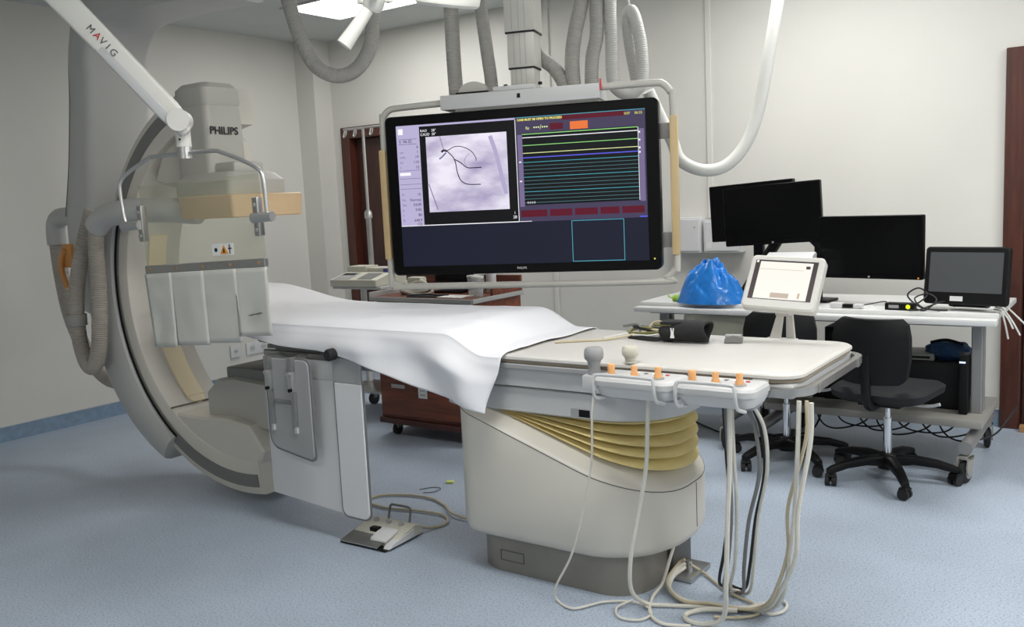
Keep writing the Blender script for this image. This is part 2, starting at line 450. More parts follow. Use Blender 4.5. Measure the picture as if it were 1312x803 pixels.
def socket(y0, y1, n, label):
    t = thing('wall_socket', label, 'socket', (XL, (y0+y1)/2, 0.25), (0, 0, 0), 'wall sockets on the left wall')
    w2 = (y1-y0)/2
    obj('plate', box(B(), 0.001, 0.016, -w2, w2, 0, 0.10, 0.004), 'panel_white', t)
    for i in range(n):
        yy = -w2+(i+0.5)*2*w2/n
        s_ = obj('outlet', cyl(B(), (0.012, yy, 0.05), (0.0185, yy, 0.05), 0.028 if n > 1 else 0.02, 18), 'light_grey', t)
        bm = B()
        for d in (-0.009, 0.009): cyl(bm, (0.0187, yy+d, 0.05), (0.0195, yy+d, 0.05), 0.004, 8)
        obj('pin_hole', bm, 'black', s_)
socket(4.70, 4.80, 1, 'single white wall socket nearer the gantry')
socket(4.86, 5.10, 2, 'double white wall socket nearer the patient table')
# ================================================================== C-ARM GANTRY (ceiling-hung)
GX, GZ = -3.69, 1.062
t = wthing('c_arm_gantry', 'beige and grey ceiling-hung X-ray C-arm at the head of the table', 'x-ray machine', (-4.95, 3.05, 0.05))
g = t
obj('ceiling_carriage', box(B(), -4.9, -3.80, 2.72, 3.24, 2.81, 2.898, 0.02), 'light_grey', t)
obj('support_arm', sweep_xz(B(), [(-3.80, 2.66), (-4.05, 2.665), (-4.3, 2.67), (-4.72, 2.63), (-4.93, 2.42), (-4.98, 2.1), (-5.05, 1.75), (-5.13, 1.42), (-5.12, 1.12), (-5.02, 0.92)], [0.30, 0.30, 0.29, 0.26, 0.22, 0.22, 0.24, 0.26, 0.24, 0.16], 2.88, 3.28, 8, 0.05), 'gantry_grey', t)
obj('cable_channel', sweep_xz(B(), [(-4.86, 2.80), (-5.03, 2.42), (-5.09, 2.1), (-5.17, 1.75), (-5.26, 1.47)], [0.05, 0.05, 0.05], 2.90, 2.96, 8, 0.015), 'gantry_dark', t)
obj('pivot_housing', lathe(B(), [(0.0, -0.32), (0.17, -0.31), (0.20, -0.26), (0.22, -0.1), (0.22, 0.02), (0.0, 0.03)], (-4.88, 3.02, GZ), 28, 'x'), 'gantry_grey', t)
obj('c_arc', arc_band(B(), GX, GZ, 0.83, 1.01, 96, 279, 2.79, 3.13, 72, 0.018), 'beige', t)
obj('side_track', arc_band(B(), GX, GZ, 0.905, 0.968, 97, 278, 2.784, 2.795, 72), 'gantry_dark', t)
sl = obj('sleeve', arc_band(B(), GX, GZ, 0.925, lambda a: 1.205-0.0000385*(a-183)**2 if a > 183 else 1.205-0.00010*(a-183)**2, 157, 236.5, 2.75, 3.17, 40, 0.05), 'gantry_grey', t)
obj('seam', arc_band(B(), GX, GZ, 0.917, 0.9245, 157, 237, 2.776, 2.795, 40), 'black', sl)
obj('light_strip', arc_band(B(), GX, GZ, 0.818, 0.835, 160, 226, 2.915, 3.025, 40, 0.006), 'peach', t)
bm = B(); lathe(bm, [(0.0, -0.01), (0.04, -0.008), (0.055, 0.0), (0.05, 0.012), (0.0, 0.016)], (0, 0, 0), 20)
bm.transform(Matrix.Translation((GX+0.835*math.cos(R(226)), 2.97, GZ+0.835*math.sin(R(226))))@Matrix.Rotation(R(44), 4, 'Y')); obj('strip_end', bm, 'peach', t)
for aa in (229,):
    bm = B(); arc_band(bm, GX, GZ, 0.822, 0.832, aa, aa+0.35, 2.79, 3.13, 2); obj('joint_line', bm, 'seam', t)
# lower tube housing: swollen cover on the end of the arc, plus the tube box
pts = []
for d in range(226, 280, 3): pts.append((GX+0.895*math.cos(R(d)), GZ+0.895*math.sin(R(d))))
pts += [(-3.52, 0.28), (-3.62, 0.40), (-3.80, 0.42), (-3.95, 0.41), (-4.10, 0.405), (-4.22, 0.41)]
obj('lower_cover', prism(B(), pts, 'y', 2.80, 3.12, 0.012), 'beige', t)
bm = B()
prism(bm, [(-4.02, 0.36), (-3.50, 0.36), (-3.47, 0.54), (-3.52, 0.61), (-3.78, 0.625), (-3.93, 0.60), (-4.02, 0.53)], 'y', 2.86, 3.18, 0.02)
obj('tube_housing', bm, 'beige_dark', t)
obj('collimator', box(B(), -3.86, -3.52, 2.88, 3.14, 0.61, 0.67, 0.012), 'gantry_dark', t)
# detector tower
det = obj('detector_tower', loft(B(), [[(x, y, z) for (x, y) in rrect(-3.98+i, -3.70-i, 2.77+i, 3.00-i, (0.06, 0.035, 0.035, 0.05), 5)] for (z, i) in ((1.60, 0.0), (1.95, 0.004), (1.965, 0.010), (1.98, 0.004), (2.05, 0.008), (2.075, 0.03), (2.08, 0.07))]), 'beige_dark', t)
obj('tower_shoulder', prism(B(), [(-4.25, 1.62), (-3.98, 1.56), (-3.72, 1.60), (-3.74, 1.80), (-3.95, 1.98), (-4.08, 1.90)], 'y', 2.83, 3.06, 0.02), 'beige', t)
obj('side_knob', lathe(B(), [(0.0, -0.01), (0.05, -0.008), (0.055, 0.02), (0.045, 0.04), (0.0, 0.045)], (-3.86, 3.0, 1.90), 18, 'y'), 'light_grey', t)
text('lettering', 'PHILIPS', 0.052, 'print_dark', det, frame4((-3.6975, 2.868, 1.842), (0, 1, 0), (0, 0, 1)), 0.0012, 'CENTER', 0.0007)
bm = B(); loft(bm, [[(x, y, z) for (x, y) in rrect(-3.93+i, -3.50-i, 2.72+i, 3.06-i, 0.03, 4)] for (z, i) in ((1.535, 0.0), (1.60, 0.0), (1.635, 0.03), (1.645, 0.07))])
obj('detector_housing', bm, 'beige_dark', t)
obj('detector_step', box(B(), -3.80, -3.56, 2.80, 2.98, 1.63, 1.69, 0.02), 'beige_dark', t)
obj('collision_bumper', loft(B(), [[(x, y, z) for (x, y) in rrect(-3.865+i, -3.445-i, 2.685+i, 3.115-i, 0.02, 4)] for (z, i) in ((1.425, 0.012), (1.43, 0.006), (1.528, 0.0), (1.534, 0.008))]), 'orange', t)
obj('neck_pipe', tube(B(), [(-3.86, 2.80, 1.46), (-4.05, 2.74, 1.475), (-4.30, 2.69, 1.48), (-4.48, 2.68, 1.455), (-4.57, 2.68, 1.41)], 0.062, 18, 6), 'gantry_grey', t)
h = obj('cable_hose', tube(B(), [(-4.56, 2.68, 1.42), (-4.60, 2.68, 1.30), (-4.61, 2.68, 1.10), (-4.62, 2.67, 0.90), (-4.64, 2.66, 0.75), (-4.70, 2.66, 0.655), (-4.78, 2.67, 0.655), (-4.85, 2.68, 0.75), (-4.865, 2.68, 0.90), (-4.83, 2.68, 1.08), (-4.76, 2.70, 1.30), (-4.70, 2.74, 1.50)], 0.041, 14, 10, 0.002, 0.011), 'hose_brown', t)
obj('hose_collar', cyl(B(), (-4.866, 2.68, 0.87), (-4.863, 2.68, 0.93), 0.052, 18), 'hose_grey', h)
obj('hose_clamp', box(B(), -4.84, -4.76, 2.74, 2.80, 0.76, 0.88, 0.015), 'black', t)
h = obj('cable_hose', tube(B(), [(-5.62, 3.02, 1.40), (-5.62, 3.02, 1.25), (-5.60, 3.02, 1.05), (-5.55, 3.02, 0.85), (-5.42, 3.02, 0.64), (-5.25, 3.02, 0.50), (-5.08, 3.03, 0.47), (-4.80, 3.05, 0.56)], 0.045, 14, 10, 0.0015, 0.012), 'hose_brown', t)
obj('hose_elbow', tube(B(), [(-5.62, 3.02, 1.30), (-5.62, 3.02, 1.38), (-5.60, 3.02, 1.44), (-5.54, 3.02, 1.47), (-5.40, 3.02, 1.47), (-5.2, 3.02, 1.47)], 0.056, 16, 6), 'gantry_grey', h)
obj('release_handle', tube(B(), [(-5.24, 2.86, 1.28), (-5.275, 2.85, 1.22), (-5.28, 2.85, 1.14), (-5.255, 2.86, 1.05)], 0.017, 10, 6), 'orange_handle', t)
obj('handle_mount', box(B(), -5.28, -5.18, 2.86, 2.90, 1.17, 1.31, 0.012), 'orange_handle', t)
finish(t)

# ================================================================== ceiling-hung acrylic shield
t = thing('overhead_shield', 'clear acrylic overhead shield with grey lead curtain on a white arm', 'radiation shield', (-3.36, 2.444, 1.26), (R(-1.3), R(-2.1), R(10)))
W2 = 0.34
obj('acrylic_pane', box(B(), -W2, W2, -0.004, 0.004, -0.045, 0.335, 0.002, 1), 'acrylic', t)
rl = obj('curtain_rail', box(B(), -W2-0.002, W2+0.002, -0.014, 0.012, -0.055, -0.018, 0.003, 1), 'metal', t)
for i in range(5): obj('rivet', cyl(B(), (-W2+0.03+i*0.155, -0.017, -0.036), (-W2+0.03+i*0.155, -0.013, -0.036), 0.006, 8), 'wood_tan', rl)
# four overlapping curtain strips
xs = [-W2, -W2+0.150, -W2+0.335, -W2+0.515, W2]
for i in range(4):
    x0, x1 = xs[i]-(0.006 if i else 0), xs[i+1]+0.006
    zb = (-0.385, -0.378, -0.370, -0.343)[i]
    bm = B(); NX, NZ = 10, 14; gv = []
    for a in range(NX+1):
        col = []
        for c_ in range(NZ+1):
            u, v = a/NX, c_/NZ
            x = x0+(x1-x0)*u+0.02*v*(1 if i == 0 else 0)*(1-u); z = -0.054+(zb+0.054)*v
            y = -0.016+0.0025*i+0.003*v*math.sin(u*5+i*1.7)+0.010*noise.noise((x*7+i*5, z*9, i*3.0))*min(1, v*3)*math.sin(PI*min(1, max(0, u)))
            col.append(bm.verts.new((x, y, z)))
        gv.append(col)
    for a in range(NX):
        for c_ in range(NZ): bm.faces.new((gv[a][c_], gv[a+1][c_], gv[a+1][c_+1], gv[a][c_+1]))
    st = obj('curtain_strip', bm, 'curtain', t)
    md = st.modifiers.new('s', 'SOLIDIFY'); md.thickness = 0.004
    if i == 3: obj('print_mark', tube(B(), [(0.235+0.006*q, -0.019, -0.255+0.0035*math.sin(q*2.6)+0.0008*q) for q in range(13)], 0.0018, 5, 4), 'print_dark', st)
lb = obj('warning_label', box(B(), 0.055, 0.175, -0.0062, -0.0042, 0.005, 0.055, 0.001, 1), 'label_white', t)
bm = B(); prism(bm, [(0.10, 0.011), (0.145, 0.011), (0.1225, 0.050)], 'y', -0.0072, -0.0064); obj('warning_triangle', bm, 'warn_orange', lb, False)
obj('symbol', cyl(B(), (0.078, -0.0064, 0.03), (0.078, -0.0070, 0.03), 0.009, 12), 'print_dark', lb); bm = B(); box(bm, 0.152, 0.157, -0.0070, -0.0064, 0.010, 0.050); box(bm, 0.146, 0.165, -0.0070, -0.0064, 0.030, 0.036); obj('symbol', bm, 'print_dark', lb, False)
bm = B(); prism(bm, [(0.117, 0.016), (0.128, 0.016), (0.125, 0.035), (0.120, 0.035)], 'y', -0.0080, -0.0074); obj('symbol', bm, 'print_dark', lb, False)
zt = 0.445
bow = obj('bow_frame', tube(B(), [(-0.405, -0.03, 0.17), (-0.418, -0.03, 0.22), (-0.425, -0.03, 0.32), (-0.415, -0.03, 0.365), (-0.36, -0.03, 0.40), (-0.24, -0.03, 0.445), (-0.19, -0.03, 0.452), (0.12, -0.03, 0.445), (0.19, -0.03, 0.43), (0.30, -0.03, 0.385), (0.37, -0.03, 0.345), (0.39, -0.03, 0.30), (0.392, -0.03, 0.165)], 0.009, 12, 5), 'steel', t)
for sx, xa, xb, zz in ((-1, -0.43, -0.325, 0.165), (1, 0.315, 0.42, 0.150)):
    cl = obj('clamp', cyl(B(), (xa, -0.03, zz), (xb, -0.03, zz), 0.021, 16), 'steel', t)
    xx = xb-0.01 if sx < 0 else xa+0.008
    obj('clamp_plate', box(B(), xx-0.012, xx+0.016, -0.024, 0.012, zz-0.075, zz+0.085, 0.006), 'metal', cl)
    for dz in (-0.05, 0.0, 0.055): obj('clamp_bolt', cyl(B(), (xx, -0.03, zz+dz), (xx, -0.022, zz+dz), 0.008, 10), 'steel', cl)
obj('hub_ring', cyl(B(), (-0.02, -0.03, 0.425), (-0.02, -0.03, 0.475), 0.030, 18), 'steel', t)
hb = obj('swivel_hub', cyl(B(), (-0.02, -0.03, 0.475), (-0.02, -0.03, 0.54), 0.032, 18), 'arm_white', t)
obj('hub_screw', cyl(B(), (-0.01, -0.064, 0.505), (-0.01, -0.058, 0.505), 0.004, 8), 'black', hb)
# sprung arm: written in room space, then moved into the shield's space
Mi = (Matrix.Translation((-3.36, 2.444, 1.26))@(Matrix.Rotation(R(10), 4, 'Z')@Matrix.Rotation(R(-2.1), 4, 'Y')@Matrix.Rotation(R(-1.3), 4, 'X'))).inverted()
J = Vector((-3.365, 2.390, 1.842)); K = J+Vector((-0.46, -0.448, 0.767)).normalized()*0.92
d = (K-J).normalized(); side = d.cross(Vector((0, 0, 1))).normalized(); up = side.cross(d)
def armbox(bm, s0, s1, w0, w1, u0, u1, uo=0.0):
    rings = []
    for s, ww, uu in ((s0, w0, u0), (s0+0.04, w0*1.1, u0*1.1), (s1-0.02, w1, u1), (s1, w1*0.96, u1*0.96)):
        rings.append([J+d*s+side*a+up*(b_+uo) for a, b_ in rrect(-ww, ww, -uu, uu, min(ww, uu)*0.35, 3)])
    loft(bm, rings); bm.transform(Mi); return bm
bm = B(); cyl(bm, J-side*0.045, J+side*0.045, 0.046, 24); bm.transform(Mi); obj('elbow_joint', bm, 'arm_white', t)
bm = B(); tube(bm, [J+d*0.02, J-Vector((-0.012, 0, 0.03)), Mi.inverted()@Vector((-0.02, -0.03, 0.57)), Mi.inverted()@Vector((-0.02, -0.03, 0.535))], 0.033, 18, 5); bm.transform(Mi); obj('joint_post', bm, 'arm_white', t)
L_ = (K-J).length
a1 = obj('spring_arm', armbox(B(), 0.03, L_, 0.030, 0.034, 0.040, 0.055), 'arm_white', t)
obj('arm_cover', armbox(B(), 0.02, 0.42, 0.033, 0.034, 0.022, 0.020, -0.028), 'light_grey', a1)
cn = -side if side.dot(Vector((0, 0, 1.45))-J) < 0 else side
def armtext(s, body, m):
    o = J+d*s+cn*0.0355+up*0.002
    M4 = Mi@frame4(o, -d, up if (-d).cross(up).dot(cn) > 0 else -up)
    text('lettering', body, 0.040, m, a1, M4, 0.0012)
armtext(0.500, 'M', 'print_grey'); armtext(0.462, 'A', 'red'); armtext(0.432, 'V I G', 'print_grey')
bm = B(); cyl(bm, K-Vector((0, 0, 0.07)), K+Vector((0, 0, 0.07)), 0.055, 24); bm.transform(Mi); obj('arm_joint', bm, 'arm_white', t)
bm = B(); cyl(bm, K+Vector((0, 0, 0.07)), Vector((K.x, K.y, 2.895)), 0.04, 20); bm.transform(Mi); obj('ceiling_post', bm, 'arm_white', t)
# ================================================================== PATIENT TABLE
t = wthing('patient_table', 'beige catheterization table on a bellows pedestal with rounded foot end', 'examination table', (-1.85, 3.02, 0))
def outline(x0, x1, y0, y1, r): return rrect(x0, x1, y0, y1, r, 10)
bp_ = obj('base_plinth', prism(B(), outline(-2.205, -1.465, 2.745, 3.28, (0.15, 0.15, 0.15, 0.15)), 'z', 0.0, 0.19), 'base_grey', t)
bm = B()
for q in ((-2.06, -1.95, 0.085, 0.0875), (-2.06, -1.95, 0.045, 0.0475), (-2.06, -2.0575, 0.0475, 0.085), (-1.9525, -1.95, 0.0475, 0.085)): box(bm, q[0], q[1], 2.7425, 2.7448, q[2], q[3])
obj('cover_seam', bm, 'seam', bp_, False)
bk = obj('cable_bracket', box(B(), -1.50, -1.440, 3.00, 3.16, 0.004, 0.17, 0.006), 'bracket_metal', t)
obj('bracket_plate', box(B(), -1.47, -1.36, 2.98, 3.16, 0.002, 0.02, 0.004), 'metal', bk)
obj('bracket_bolt', cyl(B(), (-1.40, 3.05, 0.02), (-1.40, 3.05, 0.06), 0.012, 10), 'steel', bk)
ztop = lambda x: 0.385+(x+1.35)*(-0.335)   # slanted rim of the pedestal cover
def ring(ins, zf): 
    return [(x, y, zf(x)) for (x, y) in outline(-2.225+ins, -1.365-ins, 2.68+ins, 3.37-ins, (max(0.10-ins, .02), max(0.30-ins, .05), max(0.30-ins, .05), max(0.10-ins, .02)))]
obj('pedestal_cover', loft(B(), [ring(0.07, lambda x: 0.135), ring(0.015, lambda x: 0.165), ring(0.0, lambda x: 0.195), ring(0.0, lambda x: ztop(x)-0.012), ring(0.006, lambda x: ztop(x)-0.003), ring(0.012, lambda x: ztop(x)), ring(0.085, lambda x: ztop(x)+0.045), ring(0.10, lambda x: ztop(x)+0.05)]), 'beige', t)
obj('rim_line', loft(B(), [ring(0.003, lambda x: ztop(x)-0.010), ring(-0.0006, lambda x: ztop(x)-0.0103), ring(-0.0006, lambda x: ztop(x)-0.0127), ring(0.003, lambda x: ztop(x)-0.013)], cap=False), 'seam', t)
obj('cover_seam', box(B(), -1.3657, -1.3636, 3.05, 3.053, 0.20, 0.372), 'seam', t)
# concertina bellows: five fanned folds, each its own part
zt0 = 0.668
def bring(ins, f): 
    zf = lambda x: (ztop(x)+0.038)+(zt0-(ztop(x)+0.038))*f
    return [(x, y, zf(x)) for (x, y) in outline(-2.17+ins, -1.372-ins, 2.738+ins, 3.312-ins, (0.05, 0.27-ins, 0.27-ins, 0.05))]
NF = 5
for k in range(NF):
    f0, f1 = k/NF, (k+1)/NF; rs = []
    for q, ins in ((0.0, 0.060), (0.10, 0.030), (0.25, 0.010), (0.42, 0.0), (0.62, 0.012), (0.85, 0.038), (1.0, 0.060)): rs.append(bring(ins, f0+(f1-f0)*q))
    obj('bellows_fold', loft(B(), rs, cap=False), 'bellows', t)
cr = lambda i, z: [(x, y, z) for (x, y) in outline(-2.30+i, -1.345-i, 2.730+i, 3.32-i, (0.06, 0.26, 0.26, 0.06))]
cg = obj('carriage_cover', loft(B(), [cr(0.012, 0.652), cr(0.0, 0.660), cr(0.0, 0.745), cr(0.006, 0.750)]), 'light_grey', t)
obj('latch_recess', box(B(), -1.665, -1.622, 2.7265, 2.7298, 0.664, 0.690), 'black', cg)
obj('latch_plate', box(B(), -1.70, -1.667, 2.7260, 2.7298, 0.662, 0.692), 'mid_grey', cg)
obj('carriage_gap', loft(B(), [[(x, y, z) for (x, y) in outline(-2.28, -1.38, 2.745, 3.305, 0.05)] for z in (0.750, 0.757)]), 'black', t)
obj('slide_frame', loft(B(), [[(x, y, z) for (x, y) in outline(-3.30, -1.05, 2.715+i, 3.335-i, 0.05)] for z, i in ((0.757, 0.004), (0.760, 0), (0.826, 0))]), 'light_grey', t)
sr = obj('side_rail', box(B(), -3.30, -1.0, 2.694, 2.74, 0.827, 0.846, 0.003, 1), 'mid_grey', t)
obj('side_rail', box(B(), -3.30, -1.0, 3.315, 3.362, 0.827, 0.846, 0.003, 1), 'mid_grey', t)
TO = [(-4.15, 2.90), (-4.12, 2.84), (-4.05, 2.82), (-3.62, 2.82), (-3.50, 2.79), (-3.38, 2.715), (-3.28, 2.70)]
TO = TO+[p for p in outline(-3.2, -0.870, 2.70, 3.375, (0.01, 0.085, 0.085, 0.01))[11:33]]+[(x, 6.075-y) for x, y in TO[::-1]]
tt = lambda i, z: [(x+(i if x < -2 else -i)*(1 if x < -4 or x > -1 else 0), y+(i if y < 3.03 else -i), z) for (x, y) in TO]
obj('tabletop_core', loft(B(), [tt(0.012, 0.846), tt(0.004, 0.848), tt(0.004, 0.860)]), 'table_edge', t)
obj('tabletop', loft(B(), [tt(0.0, 0.860), tt(-0.003, 0.863), tt(-0.002, 0.871), tt(0.004, 0.876), tt(0.015, 0.8775)]), 'tabletop', t)
# U-shaped accessory rail round the foot end
path = [(-1.02, 2.690)]+[(x, y) for (x, y) in rrect(-1.3, -0.848, 2.685, 3.39, 0.09, 8)][9:27]+[(-1.02, 3.385)]
rings = []
for i, (x, y) in enumerate(path):
    a = Vector(path[max(i-1, 0)]); b_ = Vector(path[min(i+1, len(path)-1)]); n_ = (b_-a).normalized(); n_ = Vector((n_.y, -n_.x))
    rings.append([(x-n_.x*0.012, y-n_.y*0.012, 0.812), (x+n_.x*0.012, y+n_.y*0.012, 0.812), (x+n_.x*0.012, y+n_.y*0.012, 0.838), (x-n_.x*0.012, y-n_.y*0.012, 0.838)])
er = obj('end_rail', loft(B(), rings), 'metal', t)
obj('rail_plate', box(B(), -1.06, -0.885, 2.705, 3.37, 0.800, 0.8455, 0.01), 'light_grey', t)
for y in (2.80, 3.25): obj('rail_bracket', box(B(), -0.862, -0.832, y, y+0.03, 0.808, 0.836, 0.002, 1), 'metal', er)
obj('label_sticker', box(B(), -1.01, -0.96, 2.6985, 2.7035, 0.849, 0.859), 'label_white', t)
def mat_ring(i, z): return [(x, y, z) for (x, y) in rrect(-4.10+i, -2.24-i, (2.73 if True else 0)+i, 3.345-i, 0.07, 5)]
obj('mattress', loft(B(), [mat_ring(0.02, 0.879), mat_ring(0.0, 0.895), mat_ring(0.0, 0.92), mat_ring(0.03, 0.933)]), 'light_grey', t)
obj('head_rest', loft(B(), [[(x, y, z) for (x, y) in rrect(-4.08+i, -3.75-i, 2.90+i, 3.26-i, 0.08, 5)] for z, i in ((0.935, 0.0), (0.955, 0.01), (0.97, 0.05))]), 'light_grey', t)
finish(t)

# ------------------------------------------------------------------ white sheet over the mattress
def sst(a, b_, x):
    q = min(1, max(0, (x-a)/(b_-a))); return q*q*(3-2*q)
bm = B(); NX = 150; NB, NT, NF_ = 10, 44, 30; gv = []
for i in range(NX+1):
    u = i/NX; col = []
    x = -4.16+u*(4.16-1.955)
    head = 1-sst(-3.60, -3.30, x)
    yf = 2.664+0.12*head; ybk = 3.395
    lie = sst(-2.23, -2.03, x)
    ztp = (0.962+0.085*(1-sst(-4.0, -3.35, x)))*(1-lie)+0.884*lie
    HT = [(-4.2, 0.872), (-3.30, 0.871), (-3.166, 0.860), (-2.917, 0.850), (-2.778, 0.832), (-2.644, 0.807), (-2.474, 0.771), (-2.236, 0.710), (-2.086, 0.681), (-1.90, 0.664)]
    for (xa, ha), (xb, hb_) in zip(HT, HT[1:]):
        if xa <= x <= xb: hem = ha+(hb_-ha)*(x-xa)/(xb-xa)
    hem += 0.003*math.sin(x*11.0)
    for j in range(NB+NT+NF_+1):
        front = j > NB+NT
        if j < NB: y, z = ybk+0.012, ztp-0.16*(NB-j)/NB-0.01
        elif not front:
            q = (j-NB)/NT; y = ybk-(ybk-yf)*q; e_ = min(q, 1-q)*(ybk-yf)
            z = ztp-0.014*max(0, 1-e_/0.05)**2
            amp = sst(0.0, 0.10, e_)
            z += amp*(0.014*noise.noise((x*2.6, y*3.0, 1.7))+0.005*noise.noise((x*7, y*6, 4.2))+0.006*(1-min(1, 5*abs(noise.noise((x*2.2+y*1.5, y*3.2-x, 7.7))))))*(1-0.75*lie)+0.003*amp
        else:
            q = (j-NB-NT)/NF_; dd = q*(ztp-0.014-hem); z = ztp-0.014-dd
            k_ = sst(0.0, 0.10, dd)
            wv = 0.5+0.5*math.sin(x*15+z*19+1.8*noise.noise((x*3, z*3, 5)))
            bul = sst(-3.36, -3.22, x)*(1-sst(-2.66, -2.5, x))
            y = yf-0.008*sst(0, 0.03, dd)-k_*(0.040*wv*sst(-2.95, -2.3, x)+0.016*noise.noise((x*5, z*9, 8))+0.014*sst(-2.7, -2.1, x)+0.030*bul)
        xx = x
        if u > 0.9: xx = x+(u-0.9)/0.1*((-0.045*sst(0.88, 0.66, z) if front else 0)+0.02*noise.noise((y*6, 3.0, z*5)))
        col.append(bm.verts.new((xx, y, z)))
    gv.append(col)
for i in range(NX):
    for j in range(NB+NT+NF_): bm.faces.new((gv[i][j], gv[i+1][j], gv[i+1][j+1], gv[i][j+1]))
bmesh.ops.recalc_face_normals(bm, faces=bm.faces)
sh = single('bed_sheet', bm, 'sheet', 'white cloth sheet draped over the mattress with a hanging front corner', 'sheet')
for p in sh.data.polygons: p.use_smooth = True
md = sh.modifiers.new('s', 'SOLIDIFY'); md.thickness = 0.002; md.offset = 1

# ------------------------------------------------------------------ lead shield hanging below the table
t = wthing('under_table_shield', 'white and grey lead shield panels hanging under the table edge', 'radiation shield', (-3.0, 2.66, 0.12))
def slab(nm, pts, y0, y1, m, par=t, bev=0.004): return obj(nm, prism(B(), pts, 'y', y0, y1, bev), m, par)
bar = obj('hanger_bar', box(B(), -3.36, -2.72, 2.66, 2.684, 0.785, 0.812, 0.004, 1), 'metal', t)
slab('wide_panel', [(-3.36, 0.145), (-2.905, 0.115), (-2.895, 0.70), (-2.90, 0.735), (-3.34, 0.735), (-3.36, 0.70)], 2.655, 2.668, 'panel_white')
slab('wide_panel_trim', [(-3.33, 0.70), (-2.90, 0.70), (-2.90, 0.785), (-3.33, 0.785)], 2.653, 2.669, 'light_grey')
np_ = slab('narrow_panel', rrect(-2.895, -2.735, 0.115, 0.70, (0.035, 0.035, 0.004, 0.004), 5), 2.640, 2.654, 'panel_white')
slab('panel_edge', rrect(-2.902, -2.728, 0.108, 0.70, (0.04, 0.04, 0.004, 0.004), 5), 2.645, 2.6395+0.012, 'panel_edge', np_, 0.0)
slab('narrow_panel_top', [(-2.90, 0.70), (-2.735, 0.70), (-2.735, 0.81), (-2.90, 0.81)], 2.640, 2.655, 'mid_grey')
obj('clamp_knob', lathe(B(), [(0.0, -0.055), (0.020, -0.053), (0.026, -0.045), (0.026, -0.015), (0.014, -0.008), (0.014, 0.0), (0.0, 0.0)], (-2.868, 2.64, 0.825), 12, 'y'), 'rubber', t)
fp = slab('front_panel', [(x, z+(-0.045*(x+3.26)/0.30 if z < 0.5 else 0)) for x, z in rrect(-3.262, -2.985, 0.395, 0.795, (0.05, 0.03, 0.03, 0.03), 5)], 2.585, 2.600, 'mid_grey', t, 0.005)
slab('panel_edge', [(x, z+(-0.045*(x+3.26)/0.30 if z < 0.5 else 0)) for x, z in rrect(-3.269, -2.978, 0.388, 0.802, (0.055, 0.035, 0.035, 0.035), 5)], 2.589, 2.5965, 'panel_edge', fp, 0)
for x in (-3.232, -3.085):
    br = obj('hook_bracket', box(B(), x-0.018, x+0.018, 2.565, 2.67, 0.745, 0.805, 0.006), 'metal', t)
    obj('slider', box(B(), x-0.014, x+0.016, 2.563, 2.585, 0.655, 0.745, 0.004), 'steel', br)
    obj('slot_bar', box(B(), x-0.008, x+0.018, 2.570, 2.586, 0.50, 0.655, 0.005), 'metal', br)
    obj('slot_end', box(B(), x-0.004, x+0.014, 2.574, 2.586, 0.47, 0.505, 0.004), 'light_grey', br)
    obj('pin', cyl(B(), (x+0.006, 2.55, 0.735), (x+0.006, 2.564, 0.735), 0.010, 12), 'steel', br)
    obj('pin', cyl(B(), (x+0.008, 2.55, 0.665), (x+0.008, 2.564, 0.665), 0.008, 12), 'black', br)
obj('crease_bar', box(B(), -3.225, -3.075, 2.580, 2.5852, 0.595, 0.612, 0.002, 1), 'panel_edge', t)
obj('lock_knob', lathe(B(), [(0.0, -0.03), (0.022, -0.028), (0.022, -0.006), (0.0, 0.0)], (-3.09, 2.655, 0.785), 14, 'y'), 'steel', t)
finish(t); t.location.x += 0.072; t.location.z += 0.016


